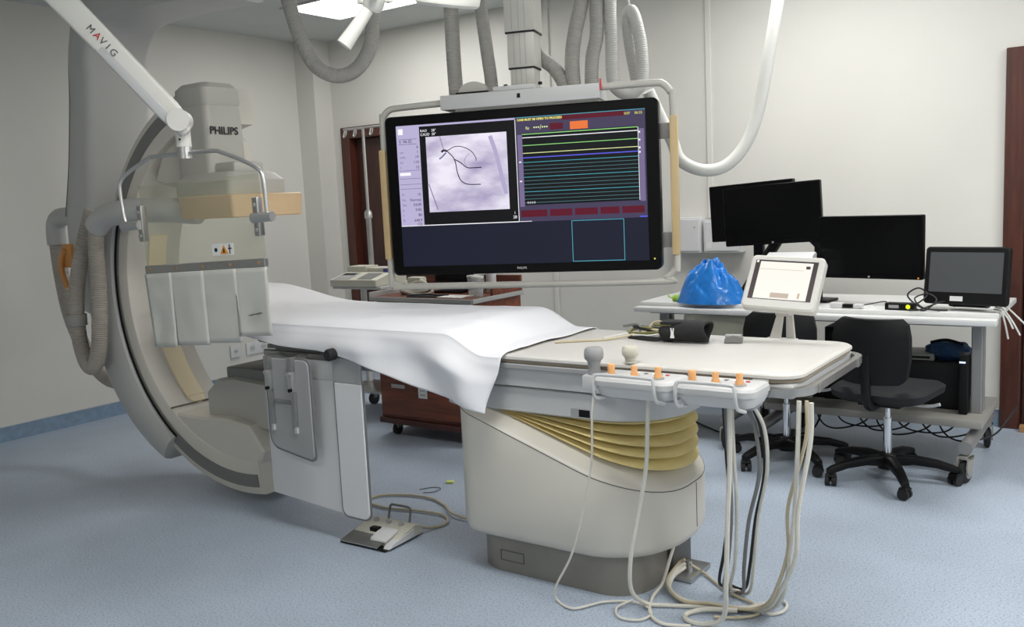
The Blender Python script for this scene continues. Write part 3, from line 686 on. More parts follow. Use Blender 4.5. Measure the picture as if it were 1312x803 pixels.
# ------------------------------------------------------------------ bedside control modules
def module(x0, x1, label):
    y0, y1, zt = 2.515, 2.668, 0.862
    t = wthing('control_module', label, 'control panel', ((x0+x1)/2, (y0+y1)/2, 0.79), 'bedside control modules')
    def rg(i, z, fr=0): return [(x, y+fr*(1 if y < 2.59 else 0), z) for (x, y) in rrect(x0+i, x1-i, y0+i, y1-i*0.3, (0.035, 0.035, 0.008, 0.008), 5)]
    obj('body', loft(B(), [rg(0.03, 0.795), rg(0.016, 0.800), rg(0.004, 0.825), rg(0.004, 0.834)]), 'light_grey', t)
    obj('lid', loft(B(), [rg(0.0, 0.835), rg(0.0, 0.852), rg(0.006, 0.860), rg(0.014, 0.862)]), 'light_grey', t)
    obj('seam', loft(B(), [rg(0.0055, 0.8338), rg(0.0055, 0.8352)]), 'seam', t)
    w_ = x1-x0
    for k, f in enumerate((0.18, 0.47, 0.76)):
        x = x0+w_*f; y = 2.565+0.004*k
        kb = obj('joystick', lathe(B(), [(0.013, 0.864), (0.013, 0.874), (0.010, 0.880), (0.0105, 0.893), (0.0085, 0.900), (0.0, 0.902)] if k else [(0.013, 0.864), (0.012, 0.880), (0.0125, 0.897), (0.010, 0.901), (0.0, 0.902)], (x, y, 0), 14), 'knob_orange', t)
        obj('joystick_base', lathe(B(), [(0.0, 0.862), (0.021, 0.8622), (0.020, 0.866), (0.0, 0.867)], (x, y, 0), 16), 'mid_grey', kb)
    for k in range(5):
        x = x0+w_*(0.42+0.09*k)
        obj('push_button', box(B(), x-0.006, x+0.006, 2.625, 2.636, 0.861, 0.8650, 0.001, 1), 'red' if k == 4 else ('device_grey' if k % 2 else 'label_white'), t)
    # wire guard
    obj('guard_bar', tube(B(), [(x0+0.035, 2.545, 0.792), (x0+0.022, 2.505, 0.800), (x0+0.020, 2.494, 0.84), (x0+0.024, 2.497, 0.868), (x0+0.045, 2.500, 0.876), (x1-0.07, 2.500, 0.876), (x1-0.05, 2.497, 0.868), (x1-0.045, 2.494, 0.84), (x1-0.042, 2.503, 0.806), (x1-0.028, 2.53, 0.793)], 0.0058, 8, 4), 'light_grey', t)
    obj('rail_clamp', box(B(), x0+0.03, x1-0.03, 2.60, 2.686, 0.780, 0.7945, 0.004, 1), 'mid_grey', t)
    finish(t)
module(-1.488, -1.205, 'left bedside control module with three orange joysticks, next to the mushroom knobs')
module(-1.199, -0.942, 'right bedside control module with three orange joysticks, near the foot end')
def mushroom(x, y, m, label, s=1.0, bracket=True):
    t = wthing('brake_knob', label, 'knob', (x, y, 0.80), 'mushroom knobs at the table rail')
    z = 0.855 if bracket else 0.866
    obj('cap', lathe(B(), [(0.0, z+0.035*s), (0.024*s, z+0.036*s), (0.032*s, z+0.045*s), (0.034*s, z+0.06*s), (0.032*s, z+0.076*s), (0.026*s, z+0.083*s), (0.0, z+0.085*s)], (x, y, 0), 24), m, t)
    obj('stem', lathe(B(), [(0.0, z-0.02 if bracket else 0.879), (0.024*s, z-0.02 if bracket else 0.879), (0.020*s, z+0.02*s), (0.024*s, z+0.036*s), (0.0, z+0.037*s)], (x, y, 0), 18), m, t)
    if bracket:
        bk = obj('rail_bracket', box(B(), x-0.034, x+0.034, y-0.03, 2.686, 0.79, 0.845, 0.008), 'light_grey', t)
        obj('cable_port', cyl(B(), (x+0.002, y-0.012, 0.785), (x+0.002, y-0.012, 0.791), 0.008, 10), 'black', bk)
    finish(t)
mushroom(-1.545, 2.64, 'mid_grey', 'grey mushroom knob standing on a bracket left of the control modules')
mushroom(-1.445, 2.715, 'device_cream', 'cream mushroom knob standing behind the left control module', 0.85, False)

# ------------------------------------------------------------------ cables hanging from the foot end
def cable(pts, r, m, label, group='cables hanging from the table foot end', sm=10):
    return single('cable', tube(B(), pts, r, 8, sm), m, label, 'cable', group)
fz = 0.009
cable([(-1.543, 2.628, 0.786), (-1.540, 2.605, 0.70), (-1.540, 2.59, 0.55), (-1.58, 2.59, 0.38), (-1.64, 2.60, 0.20), (-1.715, 2.60, 0.06), (-1.715, 2.61, fz), (-1.63, 2.58, fz), (-1.56, 2.68, fz), (-1.46, 2.73, fz), (-1.38, 2.69, fz), (-1.385, 2.62, fz), (-1.455, 2.60, fz), (-1.50, 2.66, fz), (-1.47, 2.72, 0.02)], 0.0042, 'cable_white', 'thin white cable hanging from the grey mushroom knob to the floor')
cable([(-1.332, 2.615, 0.782), (-1.334, 2.61, 0.70), (-1.340, 2.60, 0.55), (-1.375, 2.60, 0.38), (-1.405, 2.60, 0.24), (-1.43, 2.64, 0.10), (-1.42, 2.72, 0.02), (-1.36, 2.76, fz), (-1.25, 2.81, fz), (-1.12, 2.86, fz+0.004), (-1.05, 2.90, 0.03)], 0.0075, 'cable_white', 'thick white cable hanging below the left control module')
cable([(-1.055, 2.62, 0.782), (-1.058, 2.62, 0.60), (-1.068, 2.62, 0.42), (-1.085, 2.64, 0.20), (-1.12, 2.70, 0.05), (-1.18, 2.70, fz), (-1.24, 2.69, fz), (-1.27, 2.73, fz), (-1.22, 2.78, fz+0.01), (-1.12, 2.82, fz+0.012)], 0.0085, 'cable_white', 'thick white cable hanging straight down below the right control module')
cable([(-1.085, 2.66, 0.782), (-1.09, 2.69, 0.60), (-1.095, 2.72, 0.42), (-1.14, 2.80, 0.22), (-1.20, 2.90, 0.06), (-1.20, 2.97, 0.02), (-1.15, 2.95, 0.03), (-1.11, 2.86, 0.16), (-1.06, 2.78, 0.36), (-1.0, 2.72, 0.55), (-1.0, 2.69, 0.70), (-1.02, 2.665, 0.782)], 0.0065, 'cable_grey', 'grey cable loop hanging beside the right control module')
cable([(-1.098, 2.675, 0.782), (-1.105, 2.71, 0.60), (-1.110, 2.74, 0.42), (-1.165, 2.82, 0.22), (-1.225, 2.92, 0.06), (-1.215, 2.99, 0.025), (-1.155, 2.98, 0.03), (-1.10, 2.89, 0.16), (-1.045, 2.80, 0.36), (-0.99, 2.74, 0.55), (-0.985, 2.70, 0.70), (-1.005, 2.675, 0.782)], 0.0060, 'cable_black', 'black cable loop hanging beside the right control module')
cable([(-1.07, 2.675, 0.782), (-1.075, 2.70, 0.60), (-1.085, 2.74, 0.42), (-1.125, 2.82, 0.20), (-1.18, 2.91, 0.06), (-1.18, 2.98, 0.015), (-1.13, 2.96, 0.03), (-1.075, 2.86, 0.18), (-1.03, 2.79, 0.38), (-0.978, 2.73, 0.56), (-0.97, 2.69, 0.70), (-0.99, 2.655, 0.782)], 0.0060, 'cable_white', 'white cable loop hanging beside the right control module')
foot = [((-0.862, 2.69), (-0.893, 2.70), 0.0075, 'cable_white', 'thick white cable at the left of the bundle under the table corner'),
        ((-0.822, 2.68), (-0.870, 2.68), 0.0075, 'cable_white', 'thick white cable at the right of the bundle under the table corner'),
        ((-0.842, 2.70), (-0.905, 2.71), 0.006, 'cable_tan', 'tan cable in the bundle under the table corner')]
for k, (a, b_, r, m, lb) in enumerate(foot):
    dx = 0.012*k
    cable([(a[0], a[1], 0.803), (a[0]-0.004, a[1], 0.68), (b_[0]+0.012-dx*0.5, b_[1], 0.46), (b_[0]-0.01, b_[1]+0.02, 0.30), (-0.945-dx, 2.78-dx, 0.14), (-1.01-dx, 2.85-dx, 0.04+0.006*k), (-1.10, 2.87-dx*1.5, fz+0.008*k), (-1.22, 2.84-dx, fz+0.008*k), (-1.32, 2.83-dx, fz+0.004*k), (-1.40-dx, 2.88+dx, 0.014+0.004*k), (-1.42, 2.95+dx*2, 0.03+0.016*k), (-1.398, 3.01, 0.05+0.015*k)], r, m, lb)
cable([(-0.955, 2.83, 0.14), (-1.0, 2.88, 0.04), (-1.06, 2.95, fz+0.002), (-1.04, 3.0, fz), (-1.0, 2.97, fz), (-0.995, 2.91, fz), (-1.03, 2.87, fz), (-1.09, 2.90, 0.015)], 0.005, 'cable_white', 'small white cable loop lying on the floor below the table corner')
cable([(-1.39, 3.04, 0.05), (-1.36, 3.08, 0.012), (-1.28, 3.02, fz), (-1.20, 2.96, fz), (-1.10, 2.92, fz), (-1.06, 2.86, fz), (-1.10, 2.80, fz), (-1.18, 2.76, fz)], 0.005, 'cable_tan', 'tan cable lying on the floor from the pedestal bracket', 'cables lying on the floor')
cable([(-1.40, 3.0, 0.16), (-1.395, 2.95, 0.20), (-1.40, 2.90, 0.14), (-1.42, 2.86, 0.04), (-1.43, 2.80, fz), (-1.38, 2.68, fz), (-1.31, 2.63, fz), (-1.22, 2.66, fz)], 0.006, 'cable_white', 'white cable dropping from the pedestal cover beside the floor bracket', 'cables lying on the floor')

# ------------------------------------------------------------------ things on the table top
zt = 0.8785
t = thing('pressure_cuff', 'black rolled blood pressure cuff lying on the table top', 'pressure cuff', (-1.455, 3.175, zt), (0, 0, R(8)))
def cr_(s, f): return [(x, 0.052*s*math.cos(a)*(1 if math.cos(a) > 0 else 1), max(0.002, 0.031+0.030*s*math.sin(a)+0.004*f*math.sin(3*a))) for x, a in ()]
rings = []
for i in range(11):
    u = i/10; x = -0.085+0.18*u; s_ = 0.72+0.28*sst(0, 0.6, u)
    rings.append([(x+0.008*math.sin(a*2), 0.055*s_*math.cos(a), max(0.003, 0.040*s_+0.040*s_*math.sin(a)*(1+0.12*noise.noise((x*30, a, 2))))) for a in [2*PI*k/20 for k in range(20)]])
bm = B(); loft(bm, rings, cap=False); cu_ = obj('cuff', bm, 'black_fabric', t); md = cu_.modifiers.new('s', 'SOLIDIFY'); md.thickness = 0.006
obj('flap', box(B(), -0.09, 0.05, -0.02, 0.05, 0.066, 0.078, 0.004), 'black_fabric', t)
obj('printed_arrow', prism(B(), [(-0.038, 0.022), (-0.022, 0.022), (-0.025, 0.040), (-0.023, 0.060), (-0.027, 0.060), (-0.030, 0.042), (-0.033, 0.060), (-0.037, 0.060), (-0.035, 0.040)], 'y', -0.0590, -0.0560), 'label_white', t)
t = thing('finger_clip', 'small grey clip lying on the table beside the black cuff', 'clip', (-1.275, 3.215, zt), (0, 0, R(15)))
obj('body', prism(B(), [(-0.033, 0.0), (0.033, 0.0), (0.035, 0.022), (0.0, 0.030), (-0.030, 0.018)], 'y', -0.02, 0.02, 0.003), 'gantry_dark', t)
obj('wedge', box(B(), -0.030, 0.03, -0.017, 0.017, 0.0225, 0.030, 0.003), 'mid_grey', t)
def tcab(pts, r, m, label): single('sensor_lead', tube(B(), pts, r, 6, 10), m, label, 'cable', 'sensor leads on the table top')
z1 = zt+0.004
tcab([(-1.92, 2.98, z1), (-1.84, 3.04, z1), (-1.76, 3.10, z1), (-1.68, 3.20, z1+0.01), (-1.62, 3.27, z1+0.02), (-1.55, 3.25, z1+0.01), (-1.56, 3.18, z1)], 0.005, 'cable_tan', 'tan sensor lead running from the sheet across the table top')
tcab([(-1.80, 3.33, z1+0.02), (-1.72, 3.31, z1+0.03), (-1.66, 3.22, z1), (-1.58, 3.17, z1), (-1.53, 3.22, z1+0.006)], 0.0055, 'cable_grey', 'grey sensor lead arching at the far edge of the table top')
tcab([(-1.68, 3.30, z1), (-1.66, 3.33, z1+0.04), (-1.60, 3.32, z1+0.042), (-1.50, 3.29, z1+0.02), (-1.47, 3.28, z1)], 0.005, 'cable_tan', 'tan sensor lead bent in an arch behind the black cuff')
tcab([(-1.70, 3.19, z1), (-1.62, 3.16, z1+0.004), (-1.56, 3.14, z1+0.006), (-1.53, 3.15, z1+0.008), (-1.50, 3.17, z1)], 0.009, 'cable_black', 'thick black sensor lead joined to the black cuff')
tcab([(-1.78, 3.12, z1), (-1.70, 3.24, z1+0.01), (-1.64, 3.29, z1), (-1.58, 3.24, z1+0.012), (-1.60, 3.17, z1+0.012), (-1.68, 3.18, z1+0.01)], 0.005, 'hose_white', 'thin pale sensor lead coiled on the table top')

tcab([(-1.56, 3.24, z1), (-1.62, 3.30, z1+0.012), (-1.70, 3.30, z1+0.022), (-1.73, 3.24, z1+0.012), (-1.67, 3.20, z1+0.015), (-1.58, 3.21, z1+0.02), (-1.54, 3.27, z1+0.02), (-1.58, 3.32, z1+0.03), (-1.66, 3.33, z1+0.03)], 0.006, 'green_cable', 'olive sensor lead coiled behind the black cuff')
tcab([(-1.57, 3.22, z1+0.012), (-1.64, 3.24, z1+0.022), (-1.72, 3.27, z1+0.03), (-1.70, 3.33, z1+0.02), (-1.60, 3.34, z1+0.012), (-1.53, 3.31, z1+0.012)], 0.006, 'cable_black', 'black sensor lead coiled behind the black cuff')
# ------------------------------------------------------------------ foot pedal and its cord
t = thing('foot_pedal', 'beige foot pedal with wire handle on the floor', 'foot pedal', (-2.725, 2.77, 0), (0, 0, R(2)))
obj('base_plate', box(B(), -0.135, 0.125, -0.125, 0.06, 0.004, 0.010, 0.002, 1), 'black', t)
bd = obj('body', prism(B(), [(-0.085, 0.010), (0.115, 0.010), (0.115, 0.045), (0.07, 0.062), (-0.01, 0.045), (-0.085, 0.018)], 'x', -0.125, 0.135, 0.004), 'device_cream', t)
obj('pedal_plate', prism(B(), [(-0.125, 0.011), (-0.02, 0.032), (-0.02, 0.038), (-0.125, 0.016)], 'x', -0.13, 0.08), 'metal', t)
obj('pedal_hinge', box(B(), -0.045, 0.0, -0.03, 0.0, 0.03, 0.055, 0.004), 'black', t)
obj('pedal_pad', prism(B(), [(-0.09, 0.026), (-0.03, 0.042), (-0.005, 0.05), (-0.005, 0.058), (-0.04, 0.052), (-0.09, 0.034)], 'x', 0.01, 0.10, 0.004), 'panel_white', t)
for x in (-0.07, 0.0, 0.07): obj('foot_button', cyl(B(), (x, 0.05, 0.056), (x+0.001, 0.046, 0.064), 0.012, 12), 'mid_grey', t)
obj('side_wedge', prism(B(), [(-0.11, 0.010), (0.06, 0.010), (0.06, 0.05), (-0.09, 0.025)], 'x', 0.10, 0.137, 0.004), 'panel_white', t)
obj('wire_handle', tube(B(), [(-0.05, 0.10, 0.03), (-0.05, 0.115, 0.09), (-0.045, 0.12, 0.108), (-0.03, 0.12, 0.112), (0.05, 0.12, 0.112), (0.065, 0.12, 0.105), (0.07, 0.115, 0.09), (0.07, 0.10, 0.03)], 0.0055, 8, 3), 'cable_grey', t)
single('pedal_cord', tube(B(), [(-2.63, 2.89, 0.03), (-2.60, 2.96, fz), (-2.58, 3.04, fz), (-2.66, 3.11, fz), (-2.80, 3.10, fz), (-2.97, 3.06, fz), (-3.10, 3.08, fz), (-3.14, 3.16, fz), (-3.04, 3.24, fz), (-2.88, 3.27, fz), (-2.74, 3.22, fz), (-2.62, 3.13, fz+0.008), (-2.50, 3.12, fz), (-2.38, 3.12, fz), (-2.26, 3.11, fz)], 0.006, 8, 10), 'cable_tan', 'tan pedal cord looping on the floor to the table pedestal', 'cord')
single('wire_scrap', tube(B(), [(-3.02, 3.36, 0.004), (-2.98, 3.42, 0.004), (-2.93, 3.42, 0.004), (-2.93, 3.36, 0.004), (-2.97, 3.33, 0.004)], 0.0025, 6, 6), 'cable_grey', 'small curled wire scrap on the floor behind the pedal', 'litter')
bm = B(); box(bm, -2.97, -2.93, 3.51, 3.54, 0.0005, 0.012, 0.004); bm.transform(Matrix.Translation((-2.95, 3.52, 0))@Matrix.Rotation(0.5, 4, 'Z')@Matrix.Translation((2.95, -3.52, 0)))
single('paper_scrap', bm, 'yellow_bit', 'tiny yellow scrap on the floor behind the pedal', 'litter')
# ================================================================== SUSPENDED LARGE DISPLAY
MC = (-2.488, 3.614, 1.486)
t = thing('suspended_display', 'large black medical display in a grey tube frame hung from the ceiling', 'display', MC, (0, 0, R(18.8)))
def lbx(nm, x0, x1, y0, y1, z0, z1, m, par, bev=0.0): return obj(nm, box(B(), x0, x1, y0, y1, z0, z1, bev, 2), m, par)
cab = obj('display_housing', prism(B(), rrect(-0.67, 0.67, -0.39, 0.39, 0.028, 5), 'y', -0.03, 0.045, 0.006), 'bezel', t)
lbx('rear_cover', -0.45, 0.45, 0.045, 0.10, -0.30, 0.30, 'beige_dark', t, 0.02)
text('lettering', 'PHILIPS', 0.015, 'label_white', cab, frame4((0.0, -0.0305, -0.366), (1, 0, 0), (0, 0, 1)), 0.0003, 'CENTER')
obj('power_led', cyl(B(), (0.637, -0.031, -0.338), (0.637, -0.0295, -0.338), 0.004, 8), 'e_yellow', cab)
scr = obj('screen', box(B(), -0.612, 0.612, -0.0312, -0.0302, -0.345, 0.345), 'e_navy', t, False)
lay = [0]
def pane(nm, x0, x1, z0, z1, m, lev=1):
    return obj(nm, box(B(), x0, x1, -0.0312-0.0006*lev, -0.0312-0.0006*(lev-1)-0.0001, z0, z1), m, scr, False)
pane('image_window', -0.61, -0.002, -0.143, 0.343, 'e_black')
pane('sidebar', -0.61, -0.489, -0.142, 0.343, 'e_lilac', 2)
pane('title_bar', -0.489, -0.002, 0.334, 0.343, 'e_lilac', 2)
pane('window_edge', -0.610, -0.002, -0.1465, -0.1425, 'e_white', 2)
pane('window_edge', -0.004, -0.001, -0.1425, 0.333, 'e_white', 2)
xr = pane('x_ray_image', -0.457, -0.047, -0.082, 0.282, 'e_xray', 2)
def ribbon(nm, pts, wd, m, lev=3):
    P = catmull([(p[0], 0, p[1]) for p in pts], 8); y = -0.0312-0.0006*lev; rg = []
    for i, p in enumerate(P):
        tt_ = (P[min(i+1, len(P)-1)]-P[max(i-1, 0)]).normalized(); n_ = Vector((-tt_.z, 0, tt_.x))*wd/2
        rg.append([(p.x-n_.x, y+0.0003, p.z-n_.z), (p.x+n_.x, y+0.0003, p.z+n_.z), (p.x+n_.x, y, p.z+n_.z), (p.x-n_.x, y, p.z-n_.z)])
    return obj(nm, loft(B(), rg), m, scr, False)
def xi(u, v): return (-0.457+0.41*u, 0.282-0.364*v)
ribbon('vessel', [xi(.18, 0), xi(.22, .17), xi(.26, .19)], 0.003, 'e_lilac_dk')
ribbon('vessel', [xi(.26, .20), xi(.36, .15), xi(.46, .16), xi(.56, .22), xi(.61, .30), xi(.62, .35)], 0.0035, 'e_print')
ribbon('vessel', [xi(.26, .20), xi(.33, .28), xi(.36, .36), xi(.38, .50), xi(.42, .60), xi(.50, .65), xi(.66, .66)], 0.0045, 'e_print')
ribbon('vessel', [xi(.34, .31), xi(.42, .36), xi(.50, .43), xi(.58, .44), xi(.68, .44)], 0.0045, 'e_print')
ribbon('vessel', [xi(.54, .25), xi(.49, .30), xi(.47, .36), xi(.50, .41)], 0.002, 'e_lilac_dk')
ribbon('vessel', [xi(.26, .20), xi(.22, .19), xi(.19, .21)], 0.010, 'e_print')
ribbon('vessel', [xi(.25, .22), xi(.20, .27), xi(.16, .30)], 0.007, 'e_lilac_dk')
ribbon('bone_edge', [xi(.80, .04), xi(.86, .25), xi(.90, .45), xi(.93, .62), xi(.97, .80)], 0.020, 'e_bone')
ribbon('bone_edge', [xi(.01, .62), xi(.06, .80), xi(.11, .97)], 0.004, 'e_lilac_dk')
def st(x, z, s, size, m, al='LEFT', lev=3): 
    text('screen_text', s, size, m, scr, frame4((x, -0.0312-0.0006*lev, z), (1, 0, 0), (0, 0, 1)), 0.0002, al)
pane('sidebar_icon', -0.600, -0.575, 0.300, 0.328, 'e_white', 3)
pane('sidebar_box', -0.602, -0.505, 0.276, 0.2785, 'e_lilac_dk', 3); pane('sidebar_box', -0.602, -0.505, 0.252, 0.2545, 'e_lilac_dk', 3)
st(-0.597, 0.266, '6  06-02', 0.020, 'e_print')
for z, l, r_ in ((0.238, '', '6'), (0.214, 'cm', '1'), (0.190, 'mAs', '19'), (0.165, 'kV', '119'), (0.140, 'f', '15'), (0.008, 'Fr', '15'), (-0.018, 'Flu', 'Normal'), (-0.042, 'Sec', '03:09'), (-0.066, 'g', '0.82'), (-0.092, 'c', '80'), (-0.118, 'K', '648.9'), (-0.138, '', '152')):
    if l: st(-0.598, z, l, 0.017, 'e_lilac_dk')
    st(-0.498, z, r_, 0.019, 'e_print', 'RIGHT')
pane('sidebar_tag', -0.602, -0.545, 0.102, 0.116, 'e_white', 3)
for z in (0.086, 0.058, 0.036, -0.135+0.26): pane('sidebar_line', -0.604, -0.492, z, z+0.002, 'e_lilac_dk', 3)
st(-0.483, 0.312, 'RAO', 0.017, 'e_white'); st(-0.483, 0.294, 'CAUD', 0.017, 'e_white'); st(-0.425, 0.312, '28\u00b0', 0.017, 'e_white'); st(-0.425, 0.294, '30\u00b0', 0.017, 'e_white')
st(-0.022, -0.102, '1', 0.018, 'e_white', 'CENTER'); st(-0.022, -0.122, '28', 0.020, 'e_white', 'CENTER')
# right half: haemodynamic monitor window
pane('monitor_window', 0.001, 0.610, -0.146, 0.343, 'e_mauve')
pane('window_edge', 0.001, 0.610, 0.3405, 0.343, 'e_cyan', 2)
pane('message_bar', 0.22, 0.52, 0.318, 0.3395, 'e_maroon', 2)
text('screen_text', 'CASE MUST BE OPEN TO PROCEED', 0.0138, 'e_yellow', scr, frame4((0.008, -0.033, 0.330), (1, 0, 0), (0, 0, 1)), 0.0002, 'LEFT', 0.0005)
st(0.515, 0.326, '0:07', 0.016, 'e_yellow', 'LEFT', 3); st(0.563, 0.326, '06:32', 0.016, 'e_yellow', 'LEFT', 3)
pane('value_box', 0.165, 0.228, 0.277, 0.306, 'e_maroon', 2)
st(0.048, 0.291, 'Bp', 0.018, 'e_paleyel'); st(0.085, 0.291, '\u2022\u2022\u2022/\u2022\u2022\u2022', 0.030, 'e_paleyel')
ob = pane('alarm_box', 0.262, 0.346, 0.272, 0.308, 'e_orange', 2)
pane('scale_bar', 0.006, 0.029, -0.075, 0.262, 'e_side', 2); pane('scale_bar', 0.580, 0.604, -0.072, 0.255, 'e_side', 2)
pane('trace_field', 0.030, 0.577, -0.068, 0.268, 'e_plotbg', 2)
rows = [(0.263, 0.0035, 'e_green'), (0.247, 0.0035, 'e_white'), (0.211, 0.003, 'e_green'), (0.175, 0.003, 'e_paleyel'), (0.154, 0.005, 'e_blue')]
z = 0.132; k = 0
while z > -0.06:
    rows.append((z, 0.0018 if k % 4 else 0.0024, 'e_teal' if k % 4 else 'e_cyan')); z -= 0.0172; k += 1
for (z, h_, m) in rows: pane('trace_line', 0.030, 0.576, z-h_/2, z+h_/2, m, 3)
pane('trace_edge', 0.5755, 0.578, -0.066, 0.262, 'e_white', 4)
for z in (0.240, 0.205, 0.170, 0.150): pane('trace_marker', 0.579, 0.586, z-0.004, z+0.004, 'e_white', 3)
for z in (0.135, 0.045): pane('trace_marker', 0.010, 0.020, z-0.003, z+0.003, 'e_white', 3)
st(0.042, -0.057, '0 0 0 0', 0.014, 'e_white', 'LEFT', 4)
x = 0.006
for wd in (0.137, 0.117, 0.117, 0.098, 0.112):
    pane('status_box', x+0.003, x+wd-0.006, -0.124, -0.092, 'e_maroon', 2); x += wd+0.004
pane('window_edge', 0.001, 0.060, -0.1455, -0.143, 'e_white', 3); pane('window_edge', 0.575, 0.610, -0.1455, -0.139, 'e_blue', 3)
for q in ((0.252, 0.5, -0.151, -0.1485), (0.252, 0.5, -0.3415, -0.339), (0.252, 0.2545, -0.339, -0.151), (0.4975, 0.5, -0.339, -0.151)): pane('selection_frame', *q, 'e_cyan', 1)
# suspension box, frame, column
mb = lbx('suspension_box', -0.366, 0.408, -0.05, 0.14, 0.402, 0.470, 'light_grey', t, 0.005)
lbx('box_lid', -0.10, 0.10, -0.045, 0.135, 0.4705, 0.492, 'light_grey', t, 0.004)
lbx('under_plate', -0.30, 0.40, -0.02, 0.12, 0.388, 0.402, 'beige_dark', t)
lbx('logo_plate', 0.018, 0.034, -0.0515, -0.0500, 0.432, 0.452, 'black', mb)
lbx('red_tab', 0.409, 0.414, -0.04, -0.02, 0.44, 0.49, 'red', mb)
bm = B(); prism(bm, [(0.075*math.cos(a)-0.205, 0.471+0.056*math.sin(a)) for a in [PI*k/16 for k in range(17)]], 'y', -0.03, 0.03, 0.003)
dm = obj('half_dome', bm, 'beige_dark', t); lbx('dome_slot', -0.285, -0.125, -0.047, -0.03, 0.4705, 0.478, 'black', dm)
for x in (-0.055, 0.115): obj('set_screw', lathe(B(), [(0.0, 0.492), (0.010, 0.492), (0.010, 0.505), (0.0, 0.507)], (x, 0.02, 0), 10), 'black', t)
xc, yc = 0.030, 0.075
for k, (z0, z1, wx) in enumerate(((0.492, 0.578, 0.058), (0.578, 0.742, 0.066), (0.742, 1.36, 0.074))):
    cs = lbx('column_section', xc-wx, xc+wx, yc-wx, yc+wx, z0, z1, 'column_alu', t, 0.006)
    for gx in (-0.5, -0.05, 0.35): lbx('groove', xc+wx*gx-0.0015, xc+wx*gx+0.0015, yc-wx-0.0008, yc-wx+0.001, z0+0.01, z1-0.004, 'mid_grey', cs)
    if k: lbx('joint_shadow_gap', xc-wx+0.002, xc+wx-0.002, yc-wx+0.002, yc+wx-0.002, z0-0.006, z0, 'black', cs)
lbx('ceiling_flange', xc-0.18, xc+0.18, yc-0.18, yc+0.18, 1.36, 1.411, 'light_grey', t, 0.01)
fy = 0.0
fr = [(-0.362, 0.440), (-0.60, 0.434), (-0.655, 0.425), (-0.686, 0.392), (-0.692, 0.34), (-0.696, -0.37), (-0.685, -0.425), (-0.64, -0.446), (-0.58, -0.449), (0.62, -0.447), (0.685, -0.43), (0.725, -0.39), (0.736, -0.33), (0.733, 0.35), (0.722, 0.41), (0.690, 0.448), (0.64, 0.456), (0.405, 0.456)]
obj('tube_frame', tube(B(), [(x, fy, z) for x, z in fr], 0.0165, 12, 5), 'frame_tube', t)
obj('bumper_strip', box(B(), -0.716, -0.680, fy-0.024, fy+0.02, -0.31, 0.235, 0.010), 'bumper_tan', t)
obj('bumper_strip', box(B(), 0.716, 0.752, fy-0.024, fy+0.02, -0.325, 0.306, 0.010), 'bumper_tan', t)
for z in (-0.255, 0.24): obj('side_bracket', box(B(), 0.668, 0.730, 0.0, 0.03, z-0.035, z+0.035, 0.004), 'gantry_dark', t)
for z in (-0.2, 0.2): obj('side_bracket', box(B(), -0.69, -0.668, 0.01, 0.03, z-0.03, z+0.03, 0.004), 'gantry_dark', t)

# ------------------------------------------------------------------ corrugated hoses from the ceiling
def hose(pts, r, m, label, grp='corrugated cable hoses from the ceiling', pitch=0.011):
    return single('cable_hose', tube(B(), pts, r, 14, 10, r*(0.016 if m == 'hose_white' else 0.03), pitch), m, label, 'hose', grp)
hose([(-3.72, 3.25, 2.895), (-3.66, 3.262, 2.65), (-3.594, 3.277, 2.383), (-3.551, 3.289, 2.264), (-3.499, 3.31, 2.163), (-3.417, 3.361, 2.111), (-3.337, 3.421, 2.134), (-3.285, 3.473, 2.229), (-3.271, 3.504, 2.365), (-3.272, 3.52, 2.55), (-3.27, 3.53, 2.895)], 0.037, 'hose_grey', 'grey hose hanging in a big U loop under the lit ceiling panel')
hose([(-2.86, 3.62, 2.895), (-2.84, 3.60, 2.45), (-2.828, 3.585, 2.157), (-2.815, 3.575, 1.967)], 0.036, 'hose_grey', 'straight grey hose left of the half dome on the display mount')
hose([(-2.76, 3.70, 2.895), (-2.73, 3.69, 2.45), (-2.70, 3.68, 2.225), (-2.675, 3.675, 2.05), (-2.668, 3.672, 1.967)], 0.032, 'hose_grey', 'ribbed grey hose just right of the half dome on the display mount')
hose([(-2.58, 3.86, 2.30), (-2.54, 3.86, 2.20), (-2.49, 3.855, 2.13), (-2.42, 3.86, 2.07), (-2.37, 3.87, 1.98), (-2.35, 3.88, 1.88)], 0.034, 'hose_grey', 'short grey hose bending out behind the display column')
hose([(-2.27, 4.0, 2.895), (-2.285, 3.98, 2.60), (-2.307, 3.947, 2.39), (-2.326, 3.91, 2.242), (-2.334, 3.884, 2.111), (-2.324, 3.872, 1.97), (-2.31, 3.86, 1.88)], 0.036, 'hose_grey', 'leftmost bowed grey hose of the cluster over the display mount right end')
hose([(-2.20, 4.02, 2.895), (-2.22, 4.0, 2.60), (-2.244, 3.984, 2.387), (-2.238, 3.962, 2.219), (-2.252, 3.936, 2.107), (-2.250, 3.919, 1.97), (-2.24, 3.91, 1.88)], 0.034, 'hose_grey', 'middle grey hose of the cluster over the display mount right end')
hose([(-2.13, 4.06, 2.895), (-2.16, 4.04, 2.62), (-2.190, 4.020, 2.385), (-2.178, 4.0, 2.197), (-2.170, 3.985, 2.009), (-2.140, 3.995, 1.945), (-2.091, 4.03, 1.932), (-2.056, 4.065, 1.99), (-2.066, 4.090, 2.15), (-2.098, 4.098, 2.29), (-2.130, 4.110, 2.335), (-2.152, 4.125, 2.29), (-2.138, 4.125, 2.15), (-2.10, 4.11, 1.98)], 0.031, 'hose_pale', 'pale ribbed hose in a closed loop at the right end of the display mount')
